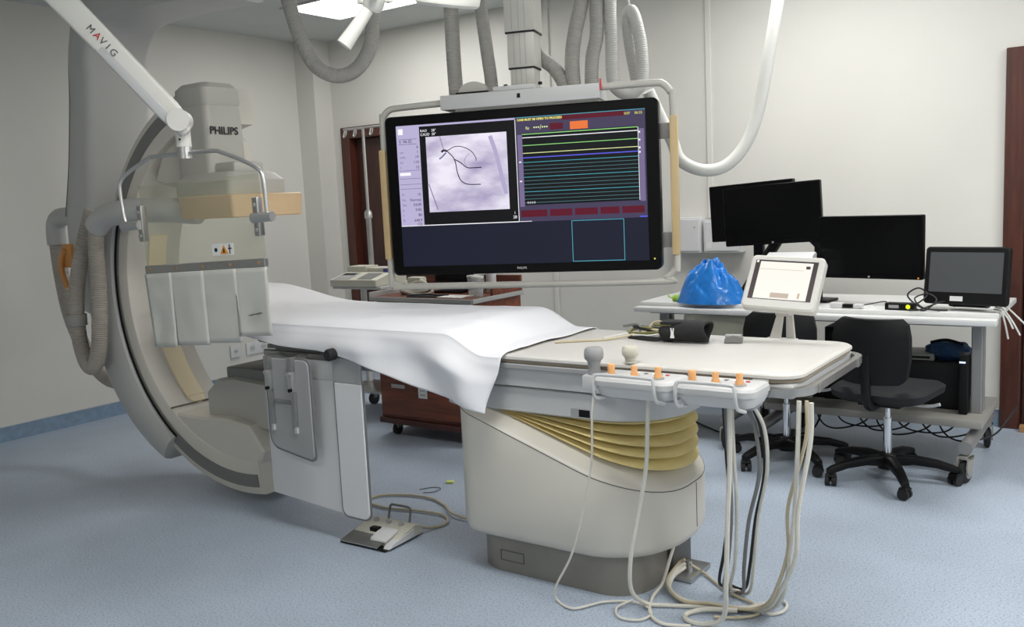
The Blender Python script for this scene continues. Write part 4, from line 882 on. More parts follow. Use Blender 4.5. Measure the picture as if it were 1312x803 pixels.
hose([(-2.08, 4.18, 1.95), (-2.045, 4.24, 1.82), (-2.009, 4.29, 1.706), (-1.974, 4.31, 1.606), (-1.881, 4.367, 1.55), (-1.785, 4.438, 1.568), (-1.708, 4.509, 1.669), (-1.659, 4.57, 1.842), (-1.626, 4.635, 2.114), (-1.597, 4.698, 2.386), (-1.57, 4.75, 2.65), (-1.56, 4.78, 2.895)], 0.031, 'hose_white', 'thick white hose sweeping in a J curve before the right wall')
single('hanging_chain', tube(B(), [(-2.135, 4.10, 2.895), (-2.14, 4.105, 2.6), (-2.128, 4.11, 2.5), (-2.14, 4.108, 2.42), (-2.132, 4.11, 2.355)], 0.006, 6, 8), 'hose_white', 'thin white strap holding up the pale looped hose', 'strap')

# ------------------------------------------------------------------ surgical light at the top edge
t = wthing('surgical_light', 'white surgical light with a stick handle hanging at the ceiling', 'surgical light', (-2.05, 2.60, 2.10))
def disc(bm, prof, c, tilt):
    b2 = B(); lathe(b2, prof, (0, 0, 0), 32); b2.transform(Matrix.Translation(c)@tilt); me = bpy.data.meshes.new('x'); b2.to_mesh(me); b2.free(); bm.from_mesh(me); bpy.data.meshes.remove(me); return bm
tl = Matrix.Rotation(R(14), 4, 'Y')@Matrix.Rotation(R(6), 4, 'X')
hc = Vector((-2.088, 2.632, 2.175))
obj('lamp_head', disc(B(), [(0.0, 0.07), (0.06, 0.068), (0.100, 0.04), (0.118, 0.005), (0.116, -0.022), (0.106, -0.032), (0.085, -0.030), (0.072, -0.012), (0.0, -0.010)], hc, tl), 'arm_white', t)
obj('lamp_glass', disc(B(), [(0.0, -0.011), (0.071, -0.013), (0.071, -0.018), (0.0, -0.018)], hc, tl), 'black', t)
hs = obj('stick_handle', tube(B(), [(-2.504, 2.517, 2.050), (-2.470, 2.551, 2.112), (-2.435, 2.585, 2.176)], 0.030, 18, rend=0.022), 'arm_white', t)
hu = obj('handle_hub', disc(B(), [(0.0, -0.05), (0.03, -0.05), (0.042, -0.03), (0.042, 0.03), (0.03, 0.06), (0.0, 0.06)], Vector((-2.415, 2.605, 2.222)), Matrix.Rotation(R(25), 4, 'Y')), 'arm_white', t)
for a in range(4):
    v = Vector((math.cos(a*PI/2+0.6), math.sin(a*PI/2+0.6), 0))*0.05
    obj('grip_lug', box(B(), -2.415+v.x-0.014, -2.415+v.x+0.014, 2.605+v.y-0.014, 2.605+v.y+0.014, 2.20, 2.235, 0.006), 'arm_white', hu)
obj('yoke_arm', tube(B(), [(-2.40, 2.615, 2.26), (-2.36, 2.62, 2.36), (-2.22, 2.63, 2.40), (-2.10, 2.63, 2.36), (-2.086, 2.632, 2.24)], 0.02, 12, 6), 'arm_white', t)
obj('ceiling_post', cyl(B(), (-2.22, 2.63, 2.39), (-2.22, 2.63, 2.897), 0.03, 16), 'arm_white', t)
finish(t)
# ================================================================== BACK OF THE ROOM: trolley, cabinet
# brown drawer cabinet on casters
X0, X1, Y0, Y1 = -3.98, -3.20, 4.10, 4.60
t = wthing('drawer_cabinet', 'brown wooden drawer cabinet on casters behind the patient table', 'cabinet', ((X0+X1)/2, (Y0+Y1)/2, 0))
obj('carcass', box(B(), X0, X1, Y0+0.02, Y1, 0.12, 0.865, 0.003, 1), 'cab_wood', t)
zs = [0.14, 0.42, 0.56, 0.70, 0.845]
for i in range(4):
    dr = obj('drawer', box(B(), X0+0.022, X1-0.022, Y0, Y0+0.0195, zs[i]+0.006, zs[i+1]-0.006, 0.003, 1), 'cab_wood', t)
    bm = B(); box(bm, X0+0.028, X0+0.034, Y0-0.0005, Y0, zs[i]+0.01, zs[i+1]-0.01)
    obj('drawer_lip', box(B(), X0+0.022, X1-0.022, Y0-0.0015, Y0-0.0002, zs[i+1]-0.011, zs[i+1]-0.007), 'wood_tan', dr)
    bm.free()
    zc = (zs[i]+zs[i+1])/2
    for x in (X0+0.17, X1-0.17):
        if i == 0: zc = zs[i+1]-0.090
        obj('drawer_pull', box(B(), x-0.055, x+0.055, Y0-0.004, Y0-0.0015, zc-0.012, zc+0.012, 0.001, 1), 'edge_grey', dr)
    if i == 0:
        lb = obj('paper_label', box(B(), X0+0.335, X0+0.405, Y0-0.0035, Y0-0.0017, 0.270, 0.340), 'label_white', dr, False)
        obj('print_line', tube(B(), [(X0+0.350+0.004*q, Y0-0.0037, 0.317+0.004*math.sin(q*2.1)) for q in range(11)], 0.0014, 5, 3), 'purple', dr); obj('print_line', tube(B(), [(X0+0.350+0.004*q, Y0-0.0037, 0.291+0.004*math.sin(q*1.7)) for q in range(11)], 0.0014, 5, 3), 'print_dark', dr)
for x in (X0+0.002, X1-0.018): obj('edge_profile', box(B(), x, x+0.016, Y0-0.002, Y0+0.02, 0.42, 0.865, 0.003, 1), 'edge_grey', t)
tp = obj('cabinet_top', box(B(), X0-0.01, X1+0.01, Y0-0.01, Y1+0.01, 0.866, 0.885, 0.003, 1), 'cab_wood', t)
obj('top_edge', box(B(), X0-0.014, X1+0.014, Y0-0.020, Y0-0.0105, 0.862, 0.889, 0.003, 1), 'edge_grey', tp)
obj('top_edge', box(B(), X1+0.0105, X1+0.022, Y0-0.012, Y1+0.012, 0.862, 0.889, 0.003, 1), 'edge_grey', tp)
obj('top_edge', box(B(), X0-0.022, X0-0.0105, Y0-0.012, Y1+0.012, 0.862, 0.915, 0.003, 1), 'edge_grey', tp)
obj('gallery_board', box(B(), X0-0.01, X1+0.01, Y1-0.012, Y1+0.010, 0.886, 0.985, 0.003, 1), 'cab_wood', t)
obj('gallery_board', box(B(), X1-0.012, X1+0.010, Y0+0.20, Y1-0.013, 0.886, 0.93, 0.003, 1), 'cab_wood', t)
obj('side_panel_rail', box(B(), X1+0.0005, X1+0.010, Y0+0.03, Y1-0.02, 0.745, 0.765, 0.002, 1), 'wood_tan', t)
obj('plinth', box(B(), X0-0.005, X1+0.005, Y0-0.003, Y1, 0.085, 0.12, 0.004, 1), 'cab_dark', t)
for x in (X0+0.08, X1-0.08):
    for y in (Y0+0.07, Y1-0.07):
        cs = obj('caster', cyl(B(), (x-0.012, y, 0.036), (x+0.012, y, 0.036), 0.036, 16), 'rubber', t)
        obj('caster_fork', box(B(), x-0.022, x+0.022, y-0.02, y+0.03, 0.045, 0.0845, 0.004, 1), 'gantry_dark', cs)
finish(t)
# things on the cabinet
zc = 0.886
t = thing('cable_bundle', 'beige bundle of coiled cables on the brown cabinet', 'cable', (-3.77, 4.28, zc), (0, 0, 0))
for k in range(4):
    obj('coil', tube(B(), [((0.10-0.012*k)*math.cos(a)*1.2, (0.055-0.008*k)*math.sin(a), 0.012+0.02*k+0.012*math.sin(2*a+k)) for a in [2*PI*i/10 for i in range(11)]], 0.011, 8, 5), 'device_cream' if k % 2 else 'hose_brown', t)
obj('plug_box', box(B(), -0.05, 0.06, -0.03, 0.035, 0.066, 0.11, 0.012), 'device_cream', t)
t = thing('desk_monitor', 'black flat device with upright screen on the brown cabinet', 'monitor', (-3.61, 4.46, zc), (0, 0, R(10)))
obj('foot', box(B(), -0.10, 0.10, -0.09, 0.09, 0.0, 0.016, 0.006), 'black', t)
obj('neck', box(B(), -0.02, 0.02, 0.03, 0.05, 0.016, 0.12, 0.004), 'black', t)
obj('housing', box(B(), -0.14, 0.14, 0.0, 0.03, 0.06, 0.25, 0.006), 'black', t)
obj('display', box(B(), -0.125, 0.125, -0.0015, -0.0002, 0.075, 0.235), 'screen_off', t)
t = thing('mouse_tray', 'black cable and flat pad at the front of the brown cabinet', 'pad', (-3.60, 4.20, zc), (0, 0, R(8)))
obj('pad', box(B(), -0.13, 0.09, -0.06, 0.06, 0.0, 0.006, 0.002, 1), 'black_matte', t)
obj('cord', tube(B(), [(-0.16, 0.0, 0.006), (-0.10, -0.03, 0.012), (0.0, 0.01, 0.013), (0.06, -0.02, 0.012), (0.12, 0.03, 0.006)], 0.005, 6, 6), 'cable_black', t)
single('paper_sheet', box(B(), -3.50, -3.32, 4.15, 4.28, zc, zc+0.004, 0.001, 1), 'paper', 'white paper stack at the right front of the brown cabinet', 'paper')
def small_bottle(x, y, m, h, label):
    t = thing('plastic_bottle', label, 'bottle', (x, y, zc), (0, 0, 0), 'bottles and tubs on the brown cabinet')
    obj('body', lathe(B(), [(0.0, 0.0), (0.030, 0.001), (0.032, 0.01), (0.032, h*0.72), (0.016, h*0.85), (0.014, h*0.9), (0.0, h*0.9)], (0, 0, 0), 16), m, t)
    obj('cap', lathe(B(), [(0.0, h*0.9), (0.017, h*0.9), (0.017, h), (0.0, h)], (0, 0, 0), 14), 'label_white', t)
small_bottle(-3.41, 4.46, 'label_white', 0.20, 'white plastic bottle in the middle of the brown cabinet')
small_bottle(-3.325, 4.47, 'light_grey', 0.19, 'light grey plastic bottle right of the white bottle on the cabinet')
def cup(x, y, label):
    t = thing('clear_tub', label, 'tub', (x, y, zc), (0, 0, 0), 'bottles and tubs on the brown cabinet')
    obj('tub', lathe(B(), [(0.0, 0.0), (0.030, 0.0), (0.036, 0.11), (0.034, 0.11), (0.028, 0.004), (0.0, 0.004)], (0, 0, 0), 16), 'glass', t)
    obj('lid', lathe(B(), [(0.0, 0.111), (0.038, 0.111), (0.038, 0.122), (0.0, 0.124)], (0, 0, 0), 16), 'hose_white', t)
cup(-3.335, 4.30, 'clear plastic tub with pale lid at the right side of the brown cabinet'); cup(-3.255, 4.24, 'clear plastic tub with pale lid at the right front corner of the brown cabinet')
# trolley with infusion pole and recorder
t = wthing('recorder_trolley', 'grey wheeled trolley with a tall hooked infusion pole before the brown door', 'trolley', (-4.45, 4.62, 0))
obj('shelf', box(B(), -4.70, -4.24, 4.45, 4.78, 0.885, 0.905, 0.006), 'light_grey', t)
obj('post', box(B(), -4.265, -4.235, 4.52, 4.56, 0.10, 0.885, 0.004), 'light_grey', t)
obj('post', box(B(), -4.68, -4.65, 4.70, 4.74, 0.10, 0.885, 0.004), 'light_grey', t)
obj('lower_shelf', box(B(), -4.70, -4.23, 4.45, 4.78, 0.16, 0.18, 0.006), 'metal', t)
for x in (-4.66, -4.25):
    for y in (4.48, 4.75):
        c_ = obj('caster', cyl(B(), (x-0.012, y, 0.045), (x+0.012, y, 0.045), 0.045, 14), 'rubber', t)
        obj('fork', box(B(), x-0.02, x+0.02, y-0.02, y+0.02, 0.05, 0.16, 0.004, 1), 'gantry_dark', c_)
obj('pole_lower', cyl(B(), (-4.61, 4.764, 0.905), (-4.61, 4.764, 1.38), 0.020, 14), 'metal', t)
obj('pole_collar', lathe(B(), [(0.0, 1.36), (0.026, 1.36), (0.028, 1.37), (0.028, 1.40), (0.018, 1.42), (0.0, 1.42)], (-4.61, 4.764, 0), 14), 'steel', t)
obj('pole_upper', cyl(B(), (-4.61, 4.764, 1.40), (-4.61, 4.764, 2.0), 0.011, 12), 'steel', t)
hb = obj('hook_bar', tube(B(), [(-4.80, 4.764, 2.0), (-4.42, 4.764, 2.0)], 0.008, 10), 'steel', t)
for x in (-4.79, -4.69, -4.53, -4.43):
    obj('hook', tube(B(), [(x, 4.764, 2.0), (x, 4.754, 1.97), (x+0.01, 4.739, 1.945), (x+0.03, 4.734, 1.95), (x+0.038, 4.736, 1.97), (x+0.035, 4.739, 1.99)], 0.0055, 8, 4), 'steel', hb)
finish(t)
t = thing('paper_recorder', 'cream paper recorder with keypad and open lid on the trolley', 'recorder', (-4.48, 4.58, 0.906), (0, 0, R(3)))
obj('body', prism(B(), [(-0.15, 0.0), (0.02, 0.0), (0.02, 0.085), (-0.15, 0.045)], 'x', -0.22, 0.20, 0.006), 'device_cream', t)
obj('keypad', prism(B(), [(-0.135, 0.0505), (-0.01, 0.0800), (-0.01, 0.0815), (-0.135, 0.0520)], 'x', 0.02, 0.15), 'device_grey', t)
obj('keypad', prism(B(), [(-0.135, 0.0505), (-0.01, 0.0800), (-0.01, 0.0815), (-0.135, 0.0520)], 'x', -0.19, -0.05), 'mid_grey', t)
obj('display', prism(B(), [(-0.06, 0.0695), (-0.02, 0.0785), (-0.02, 0.080), (-0.06, 0.0710)], 'x', -0.18, -0.07), 'black', t)
obj('rear_box', box(B(), -0.21, -0.03, 0.025, 0.16, 0.0, 0.125, 0.008), 'device_cream', t)
obj('rear_box', box(B(), -0.02, 0.22, 0.025, 0.16, 0.0, 0.115, 0.008), 'device_cream', t)
obj('blue_plug', box(B(), 0.13, 0.20, 0.015, 0.0245, 0.055, 0.11, 0.004), 'purple', t)
# ================================================================== COMPUTER DESK SIDE
DZ = 0.800
def caster(t, x, y, rz, rad=0.055):
    M_ = Matrix.Translation((x, y, 0))@Matrix.Rotation(rz, 4, 'Z')
    bm = B(); lathe(bm, [(0.0, -0.016), (rad*0.8, -0.016), (rad, -0.010), (rad, 0.010), (rad*0.8, 0.016), (0.0, 0.016)], (0, 0, rad), 22, 'y'); bm.transform(M_); w_ = obj('caster_wheel', bm, 'rubber', t)
    bm = B(); lathe(bm, [(0.0, -0.019), (rad*0.6, -0.0185), (rad*0.62, 0.0185), (0.0, 0.019)], (0, 0, rad), 18, 'y'); bm.transform(M_); obj('wheel_disc', bm, 'mid_grey', w_)
    bm = B()
    for s_ in (-1, 1): prism(bm, [(-0.035, rad-0.005), (0.01, rad-0.02), (0.03, rad*2+0.002), (0.03, rad*2+0.022), (-0.03, rad*2+0.022), (-0.045, rad*1.5)], 'y', s_*0.0205, s_*0.027)
    box(bm, -0.03, 0.03, -0.027, 0.027, rad*2+0.008, rad*2+0.022); cyl(bm, (0.012, 0, rad*2+0.02), (0.012, 0, rad*2+0.045), 0.014, 10); bm.transform(M_)
    obj('caster_fork', bm, 'shelf_grey', w_)
def desk(nm, x0, x1, y0, y1, lx0, lx1, label, shelf_z=(0.235, 0.275), mid=None, sw=(0.3, 0.2, -0.4, 0.1)):
    t = wthing(nm, label, 'desk', ((x0+x1)/2, (y0+y1)/2, 0), 'white wheeled desks along the back wall')
    obj('desk_top', box(B(), x0, x1, y0+0.05, y1, DZ-0.028, DZ, 0.006), 'desk_white', t)
    obj('front_ledge', box(B(), x0, x1, y0-0.03, y0+0.048, DZ-0.052, DZ-0.022, 0.008), 'desk_white', t)
    obj('under_frame', box(B(), lx0, lx1, y0+0.10, y0+0.14, DZ-0.075, DZ-0.029, 0.003, 1), 'desk_frame', t)
    for x in (lx0, lx1):
        for y in (y0+0.20, y0+0.275):
            obj('leg_post', box(B(), x-0.025, x+0.025, y-0.018, y+0.018, 0.20, DZ-0.029, 0.004, 1), 'desk_frame', t)
        obj('foot_tube', cyl(B(), (x, y0-0.12, 0.172), (x, y1-0.10, 0.172), 0.032, 16), 'desk_frame', t)
        obj('top_bracket', box(B(), x-0.03, x+0.03, y0+0.06, y0+0.17, DZ-0.070, DZ-0.029, 0.008), 'desk_frame', t)
    obj('bottom_shelf', box(B(), lx0-0.03, lx1+0.05, y0+0.02, y1-0.12, shelf_z[0], shelf_z[1], 0.006), 'shelf_grey', t)
    if mid: obj('middle_shelf', box(B(), lx0-0.02, lx1+0.03, y0+0.06, y1-0.08, mid-0.02, mid, 0.004), 'shelf_grey', t)
    k = 0
    for x in (lx0, lx1):
        for y in (y0-0.10, y1-0.14):
            caster(t, x, y, PI/2+sw[k]); k += 1
    finish(t)
desk('computer_desk', -1.79, -0.59, 4.77, 5.50, -1.70, -0.70, 'white wheeled computer desk carrying the wide monitor and touchscreen', sw=(0.5, 0.15, -0.25, 0.15))
desk('side_desk', -2.53, -1.80, 4.84, 5.50, -2.44, -1.93, 'smaller white wheeled desk carrying the blue plastic bag', mid=0.50, sw=(0.3, 0.2, 0.1, 0.4))

# ------------------------------------------------------------------ monitors
def monitor(loc, rot, w_, h, label, nm='desk_monitor', legs=None, m='screen_off', logo=True):
    t = thing(nm, label, 'monitor', loc, rot, 'black computer monitors on the desks')
    hs = obj('housing', prism(B(), rrect(-w_/2, w_/2, -h/2, h/2, 0.008, 3), 'y', -0.012, 0.02, 0.003), 'bezel', t)
    obj('rear_bulge', box(B(), -w_*0.3, w_*0.3, 0.02, 0.045, -h*0.32, h*0.3, 0.01), 'black', t)
    obj('display', box(B(), -w_/2+0.012, w_/2-0.012, -0.0128, -0.0121, -h/2+0.022, h/2-0.012), m, t, False)
    if logo: obj('maker_badge', cyl(B(), (0, -0.0132, -h/2+0.011), (0, -0.0118, -h/2+0.011), 0.006, 12), 'mid_grey', hs)
    return t
t = monitor((-1.77, 5.067, 1.297), (0, R(-2.8), 0), 0.56, 0.338, 'upper black monitor in front, mounted on a tilted black stand')
Mi2 = (Matrix.Translation((-1.77, 5.067, 1.297))@Matrix.Rotation(R(-2.8), 4, 'Y')).inverted()
sd = obj('stand_arm', (lambda b: (b.transform(Mi2), b)[1])(tube(B(), [(-1.96, 5.12, 0.835), (-1.90, 5.12, 0.93), (-1.76, 5.12, 1.14), (-1.70, 5.12, 1.25)], 0.032, 10)), 'black', t)
obj('stand_arm', (lambda b: (b.transform(Mi2), b)[1])(tube(B(), [(-1.42, 5.12, 0.98), (-1.50, 5.12, 1.10), (-1.62, 5.12, 1.22)], 0.03, 10)), 'black', t)
obj('stand_foot', (lambda b: (b.transform(Mi2), b)[1])(box(B(), -2.06, -1.84, 5.03, 5.22, DZ+0.001, DZ+0.03, 0.01)), 'black', t)
t = monitor((-1.937, 5.20, 1.312), (0, R(-2.8), R(-9.8)), 0.55, 0.335, 'upper black monitor half hidden behind the front one')
Mi3 = (Matrix.Translation((-1.937, 5.20, 1.312))@Matrix.Rotation(R(-9.8), 4, 'Z')@Matrix.Rotation(R(-2.8), 4, 'Y')).inverted()
obj('stand_column', (lambda b: (b.transform(Mi3), b)[1])(box(B(), -1.95, -1.89, 5.25, 5.29, DZ+0.02, 1.30, 0.008)), 'black', t)
obj('stand_foot', (lambda b: (b.transform(Mi3), b)[1])(box(B(), -2.05, -1.81, 5.235, 5.39, DZ+0.001, DZ+0.02, 0.006)), 'black', t)
t = monitor((-1.225, 5.01, 1.11), (0, 0, R(-9.2)), 0.555, 0.333, 'wide black monitor in the middle of the computer desk')
obj('power_led', cyl(B(), (0.255, -0.0135, -0.157), (0.255, -0.0118, -0.157), 0.004, 8), 'e_led_amber', t)
obj('stand_arm', box(B(), -0.335, 0.03, 0.046, 0.075, 0.0, 0.05, 0.008), 'black', t)
obj('stand_column', box(B(), -0.335, -0.30, 0.046, 0.085, -0.295, 0.05, 0.008), 'black', t)
obj('stand_foot', box(B(), -0.40, -0.24, 0.0, 0.15, -0.309, -0.294, 0.006), 'black', t)
# touchscreen
t = thing('touchscreen', 'black touchscreen computer with grey lit screen at the desk end', 'monitor', (-0.745, 4.90, 0.975), (R(-8.1), 0, R(-10.9)), 'black computer monitors on the desks')
obj('housing', prism(B(), rrect(-0.195, 0.195, -0.145, 0.140, 0.02, 5), 'y', -0.015, 0.03, 0.006), 'black', t)
obj('display', box(B(), -0.170, 0.170, -0.0162, -0.0152, -0.085, 0.112), 'screen_grey', t, False)
obj('sticker', box(B(), -0.065, -0.005, -0.0165, -0.0152, -0.128, -0.104), 'label_white', t, False)
obj('drive_slot', box(B(), 0.04, 0.13, -0.0162, -0.0152, -0.112, -0.102), 'black_matte', t, False)
obj('stand_leg', box(B(), -0.09, 0.09, 0.031, 0.10, -0.155, -0.02, 0.012), 'black', t)
# ------------------------------------------------------------------ touch console clipped to the far table rail
t = thing('touch_console', 'white touchscreen console with lit page on a swivel arm at the table', 'console', (-1.145, 3.40, 1.080), (R(-32.6), R(3.0), 0))
obj('housing', prism(B(), rrect(-0.142, 0.142, -0.112, 0.112, 0.018, 5), 'y', -0.02, 0.025, 0.006), 'console_white', t)
sc = obj('screen', box(B(), -0.120, 0.120, -0.0215, -0.0205, -0.076, 0.090), 'e_lcd_brown', t, False)
obj('page', box(B(), -0.100, 0.102, -0.0222, -0.0216, -0.074, 0.083), 'e_lcd', sc, False)
obj('picture', box(B(), -0.035, 0.035, -0.0228, -0.0223, -0.068, -0.048), 'e_lcd_tan', sc, False)
obj('icon', box(B(), 0.078, 0.094, -0.0228, -0.0223, 0.058, 0.070), 'e_lcd_brown', sc, False)
obj('icon', box(B(), 0.068, 0.076, -0.0228, -0.0223, -0.066, -0.044), 'e_lcd_tan', sc, False)
obj('page_line', box(B(), -0.098, 0.070, -0.0228, -0.0223, 0.050, 0.0515), 'e_lcd_tan', sc, False)
obj('icon', box(B(), -0.116, -0.108, -0.0222, -0.0216, 0.078, 0.088), 'e_white', sc, False)
Mi4 = (Matrix.Translation((-1.145, 3.40, 1.080))@Matrix.Rotation(R(3), 4, 'Y')@Matrix.Rotation(R(-32.6), 4, 'X')).inverted()
for nm, bm, m in (('swivel_head', box(B(), -1.185, -1.125, 3.405, 3.46, 0.955, 1.06, 0.012), 'console_white'),
                  ('support_strut', prism(B(), [(-1.21, 0.86), (-1.165, 0.86), (-1.15, 0.97), (-1.175, 0.97)], 'y', 3.41, 3.425, 0.003), 'console_white'),
                  ('support_strut', prism(B(), [(-1.15, 0.86), (-1.115, 0.86), (-1.125, 0.97), (-1.15, 0.97)], 'y', 3.435, 3.45, 0.003), 'console_white'),
                  ('rail_clamp', box(B(), -1.225, -1.105, 3.364, 3.45, 0.815, 0.868, 0.006), 'light_grey')):
    bm.transform(Mi4); obj(nm, bm, m, t)
# ------------------------------------------------------------------ things on and under the desks
t = thing('label_printer', 'white rounded printer on the desk behind the touch console', 'printer', (-1.62, 4.92, DZ+0.001), (0, 0, R(6)))
obj('body', loft(B(), [[(x, y, z) for x, y in rrect(-0.14+i, 0.14-i, -0.10+i, 0.10-i, 0.04, 5)] for z, i in ((0, 0.01), (0.02, 0), (0.20, 0.0), (0.235, 0.02))]), 'light_grey', t)
obj('sloped_lid', prism(B(), [(-0.09, 0.236), (0.09, 0.236), (0.085, 0.285), (0.02, 0.29), (-0.085, 0.252)], 'x', -0.125, 0.125, 0.008), 'panel_white', t)
obj('paper_slot', box(B(), -0.08, 0.08, -0.1008, -0.0995, 0.15, 0.158), 'black', t)
# blue plastic bag: a crumpled heap
bm = B(); NR, NA = 40, 110; top = bm.verts.new((-0.045, 0.0, 0.245)); prev = None
for i in range(1, NR+1):
    rho = i/NR; ring_ = []
    for k in range(NA):
        a = 2*PI*k/NA; ca, sa = math.cos(a), math.sin(a)
        rx = 0.215*(1+0.10*noise.noise((ca*1.5, sa*1.5, 2))); ry = 0.145
        x = -0.045*(1-rho)+rx*ca*rho; y = ry*sa*rho
        h_ = 0.232*(1-rho**2.3)*(1+0.22*noise.noise((ca*2.2+rho, sa*2.2, 4)))
        h_ *= 1-0.16*rho*ca-0.10*rho*abs(sa)
        cr2 = abs(noise.noise((x*8+y*5, y*10, 3)))*0.10+abs(noise.noise((x*24, y*24-x*12, 9)))*0.026
        z = max(0.0, h_+(cr2-0.022)*min(1, 3.5*(1-rho)))
        if rho > 0.9: x *= 1+0.35*(rho-0.9)*noise.noise((ca*4, sa*4, 6)); y *= 1+0.5*(rho-0.9)*noise.noise((ca*4, sa*4, 8))
        if i == NR: z = 0.0
        ring_.append(bm.verts.new((x, y, z)))
    for k in range(NA):
        if prev is None: bm.faces.new((top, ring_[k], ring_[(k+1) % NA]))
        else: bm.faces.new((prev[k], ring_[k], ring_[(k+1) % NA], prev[(k+1) % NA]))
    prev = ring_
bm.faces.new(prev[::-1]); bmesh.ops.recalc_face_normals(bm, faces=bm.faces)
bg = tag(obj('plastic_bag', bm, 'blue_bag'), 'crumpled blue plastic bag on the side desk', 'bag'); bg.location = (-2.09, 4.965, DZ+0.001)
t = thing('glove_scrap', 'yellow green scrap peeking out left of the blue bag', 'packaging', (-2.27, 4.94, DZ+0.001))
bm = B(); rg = []
for i in range(7):
    u = i/6; rg.append([(-0.06+0.14*u, 0.03*math.cos(a)*(1-abs(u-.5)), max(0, 0.018+0.018*math.sin(a)*(1+.4*math.sin(u*9)))) for a in [2*PI*k/10 for k in range(10)]])
obj('wrapper', loft(bm, rg), 'green_stuff', t); obj('tie', tube(B(), [(-0.06, 0, 0.02), (-0.085, -0.01, 0.03), (-0.09, 0.01, 0.045)], 0.004, 6, 5), 'green_stuff', t)
# wrapped package on the side desk's middle shelf
t = thing('wrapped_package', 'clear plastic wrapped package on the shelf under the blue bag', 'package', (-2.02, 5.0, 0.501))
obj('inner_box', box(B(), -0.17, 0.17, -0.10, 0.10, 0.004, 0.225, 0.02), 'device_cream', t)
bm = B(); bmesh.ops.create_cube(bm, size=1.0); bmesh.ops.subdivide_edges(bm, edges=bm.edges, cuts=10, use_grid_fill=True)
for v in bm.verts:
    x, y, z = v.co; r_ = 1+0.10*noise.noise(Vector((x, y, z))*6)
    v.co = (x*0.43*r_, y*0.225*r_, max(0.0, 0.118+z*0.235*(1 if z < 0 else r_)))
obj('film', bm, 'clear_wrap', t)
obj('tube_coil', tube(B(), [(-0.17, -0.05, 0.05), (-0.24, -0.06, 0.16), (-0.19, -0.06, 0.24), (-0.10, -0.06, 0.238)], 0.006, 8, 8), 'hose_white', t)
obj('tube_coil', tube(B(), [(-0.17, -0.03, 0.03), (-0.26, -0.04, 0.14), (-0.20, -0.04, 0.255), (-0.08, -0.04, 0.245)], 0.006, 8, 8), 'hose_white', t)
# desk clutter
t = thing('power_adapter', 'black multi-port box with green light on the desk', 'adapter', (-1.04, 4.87, DZ+0.001), (0, 0, R(-6)))
obj('body', box(B(), -0.07, 0.07, -0.03, 0.03, 0.0, 0.035, 0.004), 'black', t)
obj('status_light', lathe(B(), [(0.0, -0.034), (0.010, -0.034), (0.011, -0.030), (0.0, -0.030)], (0.045, 0, 0.019), 14, 'y'), 'e_led_green', t)
obj('port', box(B(), -0.05, 0.0, -0.0312, -0.0300, 0.010, 0.026), 'mid_grey', t)
t = thing('plug_adapter', 'white plug with black middle lying on the desk', 'adapter', (-1.32, 4.87, DZ+0.001), (0, 0, R(-4)))
obj('body', box(B(), -0.07, -0.005, -0.02, 0.02, 0, 0.028, 0.006), 'panel_white', t); obj('joint', box(B(), -0.004, 0.05, -0.016, 0.016, 0.003, 0.022, 0.004), 'black', t); obj('plug_end', box(B(), 0.051, 0.10, -0.018, 0.018, 0.002, 0.024, 0.006), 'panel_white', t)
def dcable(pts, r, m, label, grp): return single('cable', tube(B(), pts, r, 6, 8), m, label, 'cable', grp)
z0 = DZ+0.006
dcable([(-1.24, 4.87, z0+0.008), (-1.18, 4.90, z0+0.02), (-1.12, 4.90, z0+0.03), (-1.10, 4.89, z0+0.01)], 0.003, 'cable_black', 'thin black cable joining the plug and the black box', 'black cables tangled on the desk')
dcable([(-0.97, 4.87, z0+0.02), (-0.92, 4.90, z0+0.07), (-0.97, 4.93, z0+0.10), (-1.02, 4.93, z0+0.06), (-0.95, 4.90, z0+0.005), (-0.86, 4.86, z0), (-0.82, 4.86, z0)], 0.0045, 'cable_black', 'black cable rising in a loop over the black box', 'black cables tangled on the desk')
dcable([(-0.98, 4.85, z0+0.01), (-0.92, 4.83, z0), (-0.87, 4.86, z0+0.05), (-0.92, 4.90, z0+0.075), (-0.98, 4.90, z0+0.05), (-0.93, 4.84, z0+0.012), (-0.85, 4.83, z0)], 0.004, 'cable_black', 'black cable coil between the black box and the touchscreen', 'black cables tangled on the desk')
dcable([(-1.0, 4.83, z0), (-0.94, 4.81, z0+0.004), (-0.88, 4.83, z0+0.03), (-0.84, 4.88, z0+0.04), (-0.80, 4.93, z0+0.01)], 0.004, 'cable_black', 'black cable lying along the front of the desk beside the touchscreen', 'black cables tangled on the desk')
for k, (dx, dz) in enumerate(((0.0, 0.0), (0.03, -0.03), (0.09, -0.02), (-0.02, -0.05))):
    dcable([(-0.62+dx*0.2, 4.90, DZ+0.012+0.01*k), (-0.585+dx*0.3, 4.86, DZ+0.008+0.008*k), (-0.555+dx*0.6, 4.84, DZ-0.02+dz*0.4), (-0.53+dx, 4.83, DZ-0.07+dz)], 0.0045, 'hose_white', ('longest', 'second', 'rightmost', 'shortest')[k]+' white cable end sticking out past the right end of the desk', 'white cable ends at the desk end')
def pc(x, y, z, w_, d_, h, label, lights):
    t = thing('computer_tower', label, 'computer', (x, y, z), (0, 0, 0), 'black computers under the desk')
    obj('case', box(B(), -w_/2, w_/2, -d_/2, d_/2, 0, h, 0.006), 'black', t)
    fp_ = obj('front_panel', box(B(), -w_/2+0.006, w_/2-0.006, -d_/2-0.008, -d_/2-0.0005, 0.006, h-0.006, 0.004), 'black_matte', t)
    for (lx, lz, m, s_) in lights: obj('indicator', box(B(), lx-s_, lx+s_, -d_/2-0.0095, -d_/2-0.0085, lz-s_, lz+s_), m, fp_, False)
    return t
